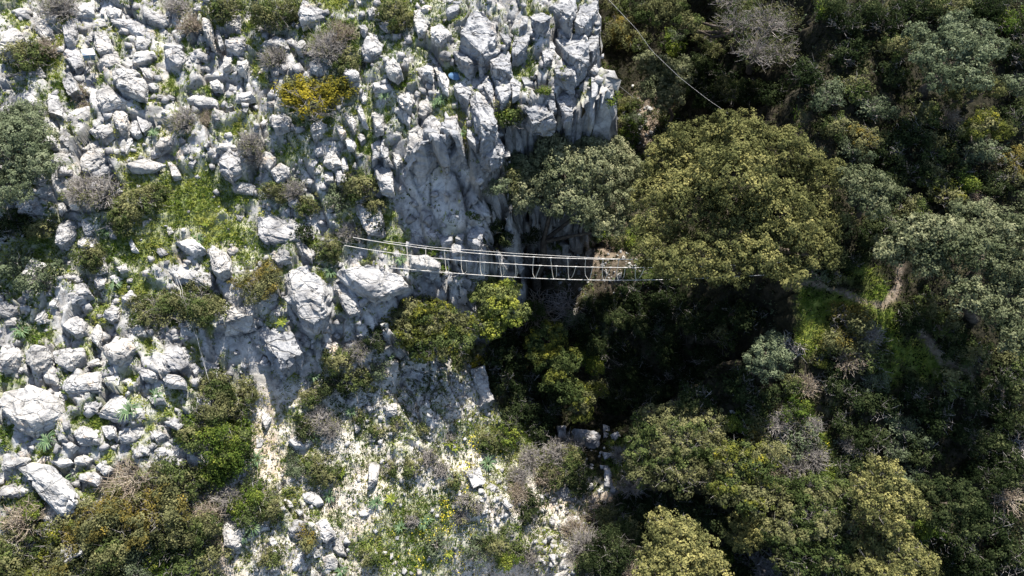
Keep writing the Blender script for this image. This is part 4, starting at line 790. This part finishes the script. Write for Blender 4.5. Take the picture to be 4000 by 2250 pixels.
# right bank and gorge, upper part
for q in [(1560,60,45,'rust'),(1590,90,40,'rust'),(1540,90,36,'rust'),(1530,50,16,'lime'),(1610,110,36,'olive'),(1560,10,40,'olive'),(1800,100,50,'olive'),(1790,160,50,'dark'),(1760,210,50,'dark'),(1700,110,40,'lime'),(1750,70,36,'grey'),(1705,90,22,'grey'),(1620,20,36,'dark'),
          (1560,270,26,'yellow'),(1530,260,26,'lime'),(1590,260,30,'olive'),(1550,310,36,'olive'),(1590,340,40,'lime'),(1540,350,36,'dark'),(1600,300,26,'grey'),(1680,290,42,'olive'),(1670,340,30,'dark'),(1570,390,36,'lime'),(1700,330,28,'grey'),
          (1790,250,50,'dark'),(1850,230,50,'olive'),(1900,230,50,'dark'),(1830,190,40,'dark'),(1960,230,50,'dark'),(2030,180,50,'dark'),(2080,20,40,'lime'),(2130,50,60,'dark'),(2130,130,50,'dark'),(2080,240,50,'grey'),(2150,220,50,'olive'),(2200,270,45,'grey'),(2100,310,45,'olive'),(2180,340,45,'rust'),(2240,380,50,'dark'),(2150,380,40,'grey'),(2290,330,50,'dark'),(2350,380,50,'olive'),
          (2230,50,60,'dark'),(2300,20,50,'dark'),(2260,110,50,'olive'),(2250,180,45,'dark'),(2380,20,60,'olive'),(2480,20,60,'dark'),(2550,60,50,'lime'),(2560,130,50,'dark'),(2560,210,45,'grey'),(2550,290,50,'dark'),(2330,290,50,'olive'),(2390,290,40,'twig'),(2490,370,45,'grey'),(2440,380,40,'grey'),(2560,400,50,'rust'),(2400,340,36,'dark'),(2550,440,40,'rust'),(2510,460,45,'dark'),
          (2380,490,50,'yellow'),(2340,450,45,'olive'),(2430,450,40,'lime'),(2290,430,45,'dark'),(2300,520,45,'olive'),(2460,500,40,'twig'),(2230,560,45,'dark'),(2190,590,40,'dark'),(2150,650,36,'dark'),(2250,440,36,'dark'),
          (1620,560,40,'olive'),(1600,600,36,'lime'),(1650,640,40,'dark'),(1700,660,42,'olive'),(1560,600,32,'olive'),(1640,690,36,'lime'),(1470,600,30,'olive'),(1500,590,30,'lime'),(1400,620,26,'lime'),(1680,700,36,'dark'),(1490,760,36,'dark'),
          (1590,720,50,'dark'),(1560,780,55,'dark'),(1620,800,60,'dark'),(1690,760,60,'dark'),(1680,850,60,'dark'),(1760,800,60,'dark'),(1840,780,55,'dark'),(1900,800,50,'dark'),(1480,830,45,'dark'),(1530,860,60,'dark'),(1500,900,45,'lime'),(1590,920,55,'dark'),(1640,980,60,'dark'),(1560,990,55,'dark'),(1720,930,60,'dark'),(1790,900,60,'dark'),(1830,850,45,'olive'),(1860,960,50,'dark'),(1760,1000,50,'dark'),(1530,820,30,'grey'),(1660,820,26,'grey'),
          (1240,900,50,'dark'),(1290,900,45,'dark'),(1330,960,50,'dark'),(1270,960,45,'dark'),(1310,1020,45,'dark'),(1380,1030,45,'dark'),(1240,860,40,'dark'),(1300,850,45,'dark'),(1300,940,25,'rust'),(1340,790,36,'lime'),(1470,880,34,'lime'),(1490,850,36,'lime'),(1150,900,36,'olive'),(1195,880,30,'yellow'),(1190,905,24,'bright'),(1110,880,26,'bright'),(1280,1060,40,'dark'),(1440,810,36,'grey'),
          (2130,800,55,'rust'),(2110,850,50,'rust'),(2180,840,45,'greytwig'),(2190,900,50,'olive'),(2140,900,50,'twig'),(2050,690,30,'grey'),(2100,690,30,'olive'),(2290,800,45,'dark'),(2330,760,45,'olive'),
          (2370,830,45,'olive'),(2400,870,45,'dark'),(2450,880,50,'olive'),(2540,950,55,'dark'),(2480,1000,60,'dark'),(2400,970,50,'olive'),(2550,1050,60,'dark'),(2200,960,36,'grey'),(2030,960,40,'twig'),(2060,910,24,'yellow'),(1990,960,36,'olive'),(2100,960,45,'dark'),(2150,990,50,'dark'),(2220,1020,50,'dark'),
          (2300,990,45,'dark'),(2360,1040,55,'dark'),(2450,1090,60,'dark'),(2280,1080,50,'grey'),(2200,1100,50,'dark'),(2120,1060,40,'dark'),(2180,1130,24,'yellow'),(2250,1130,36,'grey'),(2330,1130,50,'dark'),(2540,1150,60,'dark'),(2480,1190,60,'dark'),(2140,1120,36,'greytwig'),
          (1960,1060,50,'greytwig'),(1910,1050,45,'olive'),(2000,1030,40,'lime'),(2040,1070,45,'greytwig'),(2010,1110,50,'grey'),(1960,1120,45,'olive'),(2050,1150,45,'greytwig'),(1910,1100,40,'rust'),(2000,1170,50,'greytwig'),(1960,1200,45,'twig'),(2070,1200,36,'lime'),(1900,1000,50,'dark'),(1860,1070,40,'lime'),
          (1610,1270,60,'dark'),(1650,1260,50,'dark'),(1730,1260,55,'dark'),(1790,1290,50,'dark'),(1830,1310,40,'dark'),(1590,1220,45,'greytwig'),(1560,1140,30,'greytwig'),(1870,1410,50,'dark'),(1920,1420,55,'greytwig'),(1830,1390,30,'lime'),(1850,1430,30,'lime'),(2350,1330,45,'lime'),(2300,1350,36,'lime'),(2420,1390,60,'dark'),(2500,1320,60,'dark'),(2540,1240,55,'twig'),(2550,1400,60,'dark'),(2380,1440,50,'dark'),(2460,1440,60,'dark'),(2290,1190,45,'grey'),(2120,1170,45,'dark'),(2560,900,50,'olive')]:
    shrub(*q)
NSH = sum(1 for r_ in REG if r_[2] == 'shrub')

# ------------------------------------------------------------------ ground cover nobody could count
def cover(name, n, xr, yr, maskf, nper, rad, leaf, m, label, elong=1.0, lift=.3, tone=(.5, .2), flat=.6):
    X = rng.uniform(*xr, n*5); Y = rng.uniform(*yr, n*5); k = rng.uniform(0, 1, len(X)) < maskf(X, Y); X, Y = X[k][:n], Y[k][:n]
    R_ = rad*rng.uniform(.6, 1.7, len(X)); C = np.stack([X, Y, samp(ZC, X, Y)+R_*lift], -1)
    V, dz = leaves(C, nper, R_, leaf, .1, flat, elong)
    pt = fbm(X*.45, Y*.45, 91, 3); ct = np.clip(tone[0]+(pt-.5)*1.4+rng.normal(0, tone[1], len(X)), 0, 1)
    t = np.clip(np.repeat(ct, nper)+rng.normal(0, .08, len(dz)), 0, 1)
    tag(link(name, mesh_np(name, V, np.arange(len(V)).reshape(-1, 4), [FOL[m]], tone=t)), label, None, None, 'stuff')
def grassblades(name, n, maskf, label, h=.12, nb=7, xr=(XL, 22), m='grass'):
    X = rng.uniform(*xr, n*5); Y = rng.uniform(YL, YH-2, n*5); k = rng.uniform(0, 1, len(X)) < maskf(X, Y); X, Y = X[k][:n], Y[k][:n]; N = len(X)
    X = np.repeat(X, nb)+rng.normal(0, .05, N*nb); Y = np.repeat(Y, nb)+rng.normal(0, .05, N*nb); Zb = samp(ZC, X, Y)
    a = rng.uniform(0, 6.283, N*nb); H = h*rng.uniform(.5, 1.6, N*nb); w = .016*rng.uniform(.7, 1.4, N*nb); le = rng.uniform(.2, 1.1, N*nb)*H
    ca, sa = np.cos(a), np.sin(a); B = np.stack([X, Y, Zb-.02], -1)
    T = B+np.stack([ca*le, sa*le, H], -1); S = np.stack([-sa*w, ca*w, 0*w], -1); Q = np.stack([B-S, B+S, T+S*.4, T-S*.4], 1)
    pt = np.repeat(fbm(X[::nb]*.6, Y[::nb]*.6, 95, 3), nb); t = np.clip(.5+(pt-.5)*1.3+rng.normal(0, .15, N*nb), 0, 1)
    tag(link(name, mesh_np(name, Q.reshape(-1, 3), np.arange(N*nb*4).reshape(-1, 4), [FOL[m]], tone=t)), label, None, None, 'stuff')
grassblades('grass', 40000, lambda X, Y: np.clip(samp(GRC, X, Y)*1.1, 0, 1), 'short green grass growing between the rocks and beside the path')
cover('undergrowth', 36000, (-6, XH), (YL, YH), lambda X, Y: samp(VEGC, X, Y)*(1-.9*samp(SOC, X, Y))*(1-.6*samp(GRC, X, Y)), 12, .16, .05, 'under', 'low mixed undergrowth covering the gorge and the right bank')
cover('low_herbs', 27000, (XL, 10), (YL, YH), lambda X, Y: np.clip(samp(GRC, X, Y)*.7+.09*samp(ROCKC, X, Y)+.18*samp(SCC, X, Y), 0, 1), 12, .09, .035, 'lime', 'low green herbs in the cracks of the rocky slope', tone=(.5, .22))
cover('dry_herbs', 6500, (-16, 8), (YL, 4), lambda X, Y: np.clip(.45*samp(SCC, X, Y), 0, 1), 12, .11, .035, 'olive', 'dry low herbs dotted over the scree', tone=(.45, .2))
def blob(L_):
    def f(X, Y):
        px, py, _ = project(X, Y, samp(Z0C, X, Y)); o = np.zeros(X.shape)
        for (x, y, a, b, s) in L_: o = np.maximum(o, s*np.exp(-((px-x)/a)**2-((py-y)/b)**2))
        return o*sstep(.28, .55, fbm(X*2, Y*2, 99, 2))
    return f
FLW = blob([(1165,1200,22,30,1),(1140,1240,14,30,1),(1120,1290,20,30,1),(1100,1340,60,26,1),(1060,1380,40,30,1),(1160,1330,36,16,1),(1190,1120,24,36,.5),(1240,1130,30,16,.5),(1000,1350,50,40,.15),(1150,1400,60,40,.3),(700,800,10,10,.3),(1995,1010,9,20,1),(660,530,30,10,.5),(500,560,80,50,.10),(560,680,30,20,.15),(2085,1120,8,20,.5),(1990,960,10,12,.5)])
cover('yellow_flowers', 22000, (-14, 20), (YL, 14), FLW, 3, .09, .032, 'flower', 'small yellow flowers in drifts on the scree and grass', tone=(.5, .3), lift=1.2)

# tussocks with arching leaves: countable
def tussock_mesh(r2, n=46, h=.42):
    V = []; F = []
    for _ in range(n):
        a = r2.uniform(0, 6.283); l = h*r2.uniform(.6, 1.3); d = np.array([math.cos(a), math.sin(a), 0]); s = np.array([-math.sin(a), math.cos(a), 0])*.018
        p = [np.zeros(3)+d*.03, d*l*.4+np.array([0, 0, l*.75]), d*l*.95+np.array([0, 0, l*.55])]; o = len(V)
        for i, q in enumerate(p): w = [1, 1.2, .3][i]; V += [q-s*w, q+s*w]
        F += [(o, o+1, o+3, o+2), (o+2, o+3, o+5, o+4)]
    V = np.array(V); return mesh_np('tussock', V, np.array(F), [FOL['grey_blade']], tone=np.repeat(rng.uniform(.2, .9, n), 2))
FOL['grey_blade'] = foliage('tussock_blades', [(0, (.04, .07, .035)), (.5, (.10, .16, .08)), (1, (.24, .30, .17))], .3)
tm = [tussock_mesh(random.Random(i)) for i in range(3)]
for (x, y, s) in [(167,1220,1.6),(330,1040,1.8),(395,1000,1.3),(125,1115,1.6),(530,800,1.5),(948,1268,1.3),(885,1040,1.1),(1145,1205,1.3),(1228,1170,1.5),(1010,1330,1.1),(1075,1310,1.0),(1065,1320,1.1),(830,1250,1.2),(790,950,1.0),(835,690,1.2),(1010,660,1.1),
                  (500,610,1.2),(60,840,1.4),(295,720,1.2),(95,1060,1.1),(270,590,1.1),(740,830,1.1),(790,1105,1.0),(735,1190,1.0),(980,900,1.0),(1110,260,1.2),(1100,270,1.1),(862,215,1.0),(500,120,1.0),(970,250,1.1),(1160,340,1.2),(690,330,1.0),(390,340,1.1),(650,1160,1.4),(640,1330,1.5),(620,1350,1.2),(1385,700,1.0),(860,1440,1.0),(1175,185,1.0),(1155,270,1.0)]:
    p, _ = at(x, y); o = link('grass_tussock', rnd.choice(tm), None, p); o.scale = (s*.75, s*.75, s*.75); o.rotation_euler = (0, 0, rnd.uniform(0, 6))
    register(o, 'spiky blue-green', 'grass tussock', 'grass tussock', 'spiky grass tussocks on the rocks and scree')
# broad-leaved bright rosettes
def rosette(r2):
    V = []; F = []
    for i in range(26):
        a = i*2.4; l = .12+.010*i; e = 1.2-.04*i; d = np.array([math.cos(a)*math.cos(e), math.sin(a)*math.cos(e), math.sin(e)])*l; s = np.array([-math.sin(a), math.cos(a), 0])*.045; o = len(V)
        b = np.array([0, 0, .02*i*.3]); V += [b-s*.3, b+s*.3, b+d*.6+s, b+d*.6-s, b+d+s*.2, b+d-s*.2]; F += [(o, o+1, o+2, o+3), (o+3, o+2, o+4, o+5)]
    return mesh_np('rosette', np.array(V), np.array(F), [FOL['lime']], tone=np.repeat(rng.uniform(.55, 1, 26), 2))
ro = [rosette(random.Random(i)) for i in range(2)]
for (x, y, s) in [(860,1192,1.5),(985,1258,1.6),(1130,1115,1.8),(1240,1120,1.5),(523,567,1.3),(950,1410,1.4),(1130,1395,1.3),(713,815,1.6),(915,750,1.2),(1145,1130,1.2)]:
    p, _ = at(x, y); o = link('leafy_plant', rnd.choice(ro), None, p); o.scale = (s*.68, s*.68, s*.68); register(o, 'bright broad-leaved', 'rosette plant', 'plant', 'bright green rosette plants')

# bare brushwood in the gorge
def brush(px, py, r, n, label, kind='greytwig'):
    p, dep = at(px, py); rm = r*m_per_px(dep); r2 = random.Random(px); L_ = []
    for _ in range(n):
        q = np.array([r2.gauss(0, .4)*rm, r2.gauss(0, .3)*rm, 0]); a = r2.uniform(0, 6.28); l = r2.uniform(.4, 1.0)*rm
        e = q+np.array([math.cos(a)*l, math.sin(a)*l, r2.uniform(.1, .6)*rm]); mid = (q+e)/2+np.array([r2.uniform(-.2, .2), r2.uniform(-.2, .2), r2.uniform(.05, .3)])*rm; L_.append(([q, mid, e], [.03, .02, .008]))
    o = link('brushwood', tubes('brushwood', L_, FOL[kind], 4, True, False), None, p); tag(o, label, 'dead branches')
brush(1420,770,52,150,'pale tangled dead brushwood on the gorge floor below the bridge')
brush(1350,790,55,150,'brown tangled brushwood left of the pale dead brushwood','twig')
brush(1985,870,40,110,'heap of grey dead branches beside the lone grey-green tree')
brush(2180,880,40,90,'grey dead branches lying on the rusty bush bank')
brush(1500,1280,42,50,'thin driftwood sticks on the bright gravel of the gorge floor','twig')
brush(1945,1420,30,60,'white dead branches between the bottom golden tree and the leafy tree')
brush(2550,1120,45,80,'pale dead branches in the deep shade near the right edge')

# ------------------------------------------------------------------ rope bridge, steel cables
def cable_pts(pp, z0, z1, sag, n=40):
    """points through photo marks, hanging between height z0 and z1"""
    xs = [p[0] for p in pp]; ys = [p[1] for p in pp]; out = []
    for i in range(n+1):
        x = xs[0]+(xs[-1]-xs[0])*i/n; t = i/n
        y = float(np.interp(x, xs, ys)); z = z0+(z1-z0)*t-sag*4*t*(1-t); out.append((x, on_plane(x, y, z)))
    return out
def smooth_y(pp):
    a = np.polyfit([p[0] for p in pp], [p[1] for p in pp], 4); xs = np.linspace(pp[0][0], pp[-1][0], 50); return [(x, float(np.polyval(a, x))) for x in xs]
Apx = smooth_y([(888,597),(1023,619),(1118,630),(1209,638),(1296,644),(1384,649),(1471,651),(1601,652),(1709,652),(1900,644),(2165,618)])
Bpx = smooth_y([(866,617),(1023,642),(1125,652),(1219,660),(1310,665),(1401,670),(1492,672),(1583,673),(1692,673),(1900,664),(2138,640)])
Cpx = smooth_y([(984,674),(1027,678),(1076,681),(1167,689),(1254,695),(1345,701),(1429,703),(1517,705),(1604,704),(1727,701),(1900,694),(2040,684)])
Acb = cable_pts(Apx, 1.25, .3, .75); Bcb = cable_pts(Bpx, 1.25, .2, .75); Ccb = cable_pts(Cpx, .35, -.8, .85)
def ptx(cb, x): 
    i = min(range(len(cb)-1), key=lambda j: abs((cb[j][0]+cb[j+1][0])/2-x)); (x0, p0), (x1, p1) = cb[i], cb[i+1]; t = (x-x0)/(x1-x0); return p0+(p1-p0)*t
br = bpy.data.objects.new('rope_bridge', None); COL.objects.link(br); br.location = Ccb[0][1]; O = np.array(Ccb[0][1])
tag(br, 'thin three-cable rope bridge hanging across the gorge', 'rope bridge')
def bpart(name, L_, m, k=6): return link(name, tubes(name, [([np.array(p)-O for p in pth], r) for pth, r in L_], m, k), br)
for nm, cb, r in (('hand_cable', Acb, .0145), ('hand_cable', Bcb, .0145), ('foot_cable', Ccb, .0165)):
    bpart(nm, [([p for _, p in cb], [r]*len(cb))], M['cable'])
ha = [440,575,710,830,968,1098,1218,1352,1473,1597,1725,1850,1965,2090]; ba = [450,590,728,845,980,1120,1218,1360,1495,1605,1745,1852,1960,2088]
hb = [465,600,734,865,998,1130,1224,1400,1515,1655,1775,1905,2010,2150]; bb = [455,594,732,853,985,1124,1222,1364,1500,1610,1750,1862,1975,2096]
r2 = random.Random(3)
for hs, bs, cb, bow in ((ha, ba, Acb, -1), (hb, bb, Bcb, 1)):
    for u, v in zip(hs, bs):
        p = ptx(cb, 869.4+u*.35); q = ptx(Ccb, 869.4+v*.35); b_ = r2.uniform(-.02, .10)*bow
        mid = (p+q)/2+np.array([b_, 0, -.05]); m3 = (p+3*q)/4+np.array([b_*1.1, 0, -.06])
        h_ = bpart('hanger', [([p, mid, m3, q], [.017]*4)], M['rope'], 5)
        kx = (p-q)*.02; cl_ = bpart('clamp', [([p+np.array([-.07, 0, 0]), p+np.array([.07, 0, 0])], [.026, .026])], M['cable'], 6); cl_.parent = h_
        bpart('clamp', [([q+np.array([-.05, 0, 0]), q+np.array([.05, 0, 0])], [.028, .028])], M['cable'], 6).parent = h_
def wire(name, marks, r, label, cat='cable', m='cable', zs=None, n=24, sag=0.0):
    P = []
    for i in range(n+1):
        t = i/n; x = np.interp(t, np.linspace(0, 1, len(marks)), [q[0] for q in marks]); y = np.interp(t, np.linspace(0, 1, len(marks)), [q[1] for q in marks]); z = zs[0]+(zs[1]-zs[0])*t-sag*4*t*(1-t); P.append(on_plane(x, y, z))
    O_ = P[0]; o = link(name, tubes(name, [([p-O_ for p in P], [r]*len(P))], M[m], 5), None, O_); tag(o, label, cat); return o
def ground_z(x, y): return at(x, y)[0][2]
wire('safety_cable', [(965,606),(1090,622),(1300,638),(1480,648),(1600,653)], .011, 'fine steel safety wire just above the upper hand cable of the rope bridge', zs=(1.6, 1.0), sag=.2)
wire('steel_cable', [(1532,0),(1600,72),(1640,128),(1710,195),(1780,250),(1860,304)], .0085, 'long steel cable slanting down from the cliff top to the golden oak', zs=(6.5, 2.4))
wire('steel_cable', [(1528,186),(1560,218),(1597,248)], .009, 'short steel cable slanting down from the cliff pillar into the shade', zs=(4.2, 1.6))
wire('steel_cable', [(1618,262),(1636,278),(1644,320),(1648,360)], .012, 'steel cable hanging beside the slim olive tree trunk', zs=(1.0, -5.0))
def ground_wire(marks, r, label, m='cable', lift=.12):
    P = []
    for (a, b) in zip(marks[:-1], marks[1:]):
        for i in range(6):
            t = i/6; p, _ = at(a[0]+(b[0]-a[0])*t, a[1]+(b[1]-a[1])*t, 0); P.append(p)
    P.append(at(*marks[-1])[0]); Zs = np.array([p[2] for p in P])
    for i in range(len(P)): P[i] = np.array([P[i][0], P[i][1], Zs[max(0, i-2):i+3].max()+lift])
    o = link('steel_cable', tubes('steel_cable', [([p-P[0] for p in P], [r]*len(P))], M[m], 5), None, P[0]); tag(o, label, 'cable')
ground_wire([(448,683),(470,765),(495,830),(520,900),(545,990)], .008, 'left one of two thin cables running down over the wide olive bush', lift=.7)
ground_wire([(452,690),(485,790),(510,860),(525,930),(560,1030),(600,1120)], .007, 'right one of two thin cables running down over the wide olive bush', lift=.7)
ground_wire([(640,1210),(655,1270),(668,1310)], .010, 'thin cable running through the bright green thicket towards the bottom', lift=.5)
ground_wire([(815,686),(845,674),(876,662)], .014, 'white anchor cable across the bedrock left of the bridge, lower one', lift=.12)
ground_wire([(795,668),(825,658),(850,650)], .012, 'white anchor cable across the bedrock left of the bridge, upper one', lift=.12)
ground_wire([(800,603),(850,612),(900,622)], .012, 'thin anchor wire leading left from the lower hand cable', lift=.15)
ground_wire([(137,66),(150,82),(173,92)], .02, 'white rope hanging over the rock left of the metal panel stand', 'rope', .15)
ground_wire([(277,78),(290,70),(301,60)], .02, 'white rope tied over the rocks right of the metal panel stand', 'rope', .15)
p, _ = at(963,590); Lp = [([np.zeros(3), np.array([-.03, .02, .75])], [.045, .03])]
tag(link('anchor_post', tubes('anchor_post', Lp, M['frame'], 8), None, p), 'pale pointed anchor post on the rock beside the safety wire', 'post')

# ------------------------------------------------------------------ metal panel stand (upper left)
p, dep = at(222,150); e = bpy.data.objects.new('panel_stand', None); COL.objects.link(e); zt = p[2]
P_ = [on_plane(314/1.5528, 120, zt+1.15)]
def w3(x, y, z): return on_plane(x, y, zt+z)
def zf(X, Y): return (200+X/4.83)*.644, (50+Y/4.83)*.644
A_ = w3(*zf(555,690), 1.35); B_ = w3(*zf(780,675), 1.35); C_ = w3(*zf(838,795), 1.22); D_ = w3(*zf(595,810), 1.22); E_ = w3(*zf(832,885), .78); F_ = w3(*zf(625,895), .78)
e.location = (D_[0], D_[1], gz(D_[0], D_[1])); O2 = np.array(e.location)
def slab(name, pts, m, th):
    pts = [np.array(q)-O2 for q in pts]; n_ = np.cross(pts[1]-pts[0], pts[3]-pts[0]); n_ /= np.linalg.norm(n_); n_ *= -1 if n_[2] > 0 else 1
    V = pts+[q+n_*th for q in pts]; F = [(0,1,2,3),(7,6,5,4),(0,4,5,1),(1,5,6,2),(2,6,7,3),(3,7,4,0)]; link(name, mesh_np(name, V, F, [M[m]]), e)
slab('white_top_sheet', [A_, B_, C_, D_], 'sheet', .03); slab('blue_front_sheet', [D_, C_, E_, F_], 'blue', .03)
def sp_(name, a, b, r): link(name, tubes(name, [([np.array(a)-O2, np.array(b)-O2], [r, r])], M['frame'], 6), e)
sp_('rim', D_+np.array([0, 0, .02]), C_+np.array([0, 0, .02]), .02); sp_('rim', F_, E_, .022)
sp_('leg', F_, w3(*zf(655,1060), .0), .03); sp_('leg', w3(*zf(800,885), .78), w3(*zf(850,1035), .0), .026); sp_('leg', A_-np.array([0, 0, .04]), A_-np.array([0, 0, 1.3]), .026); sp_('leg', B_-np.array([0, 0, .04]), B_-np.array([0, 0, 1.3]), .026)
sp_('brace', w3(*zf(725,805), 1.26), w3(*zf(785,985), .35), .016); sp_('brace', w3(*zf(805,800), 1.26), w3(*zf(845,900), .8), .016)
tag(e, 'small metal panel stand with a white top sheet and blue sloping front', 'metal stand')

# crumpled blue bag caught between rocks
p, _ = at(1146,192, .1); bm = bmesh.new(); bmesh.ops.create_icosphere(bm, subdivisions=3, radius=.3)
for v in bm.verts: v.co = Vector((v.co.x*1.1, v.co.y*.8, v.co.z*.5))*(1+.45*mnoise.noise(v.co*4))
me = bpy.data.meshes.new('blue_bag'); bm.to_mesh(me); bm.free(); me.materials.append(M['tarp'])
tag(link('blue_bag', me, None, p), 'crumpled blue bag caught between the rocks above the curved rib', 'bag')

auto_labels()
print('shrubs', NSH, 'objects', len(bpy.data.objects))
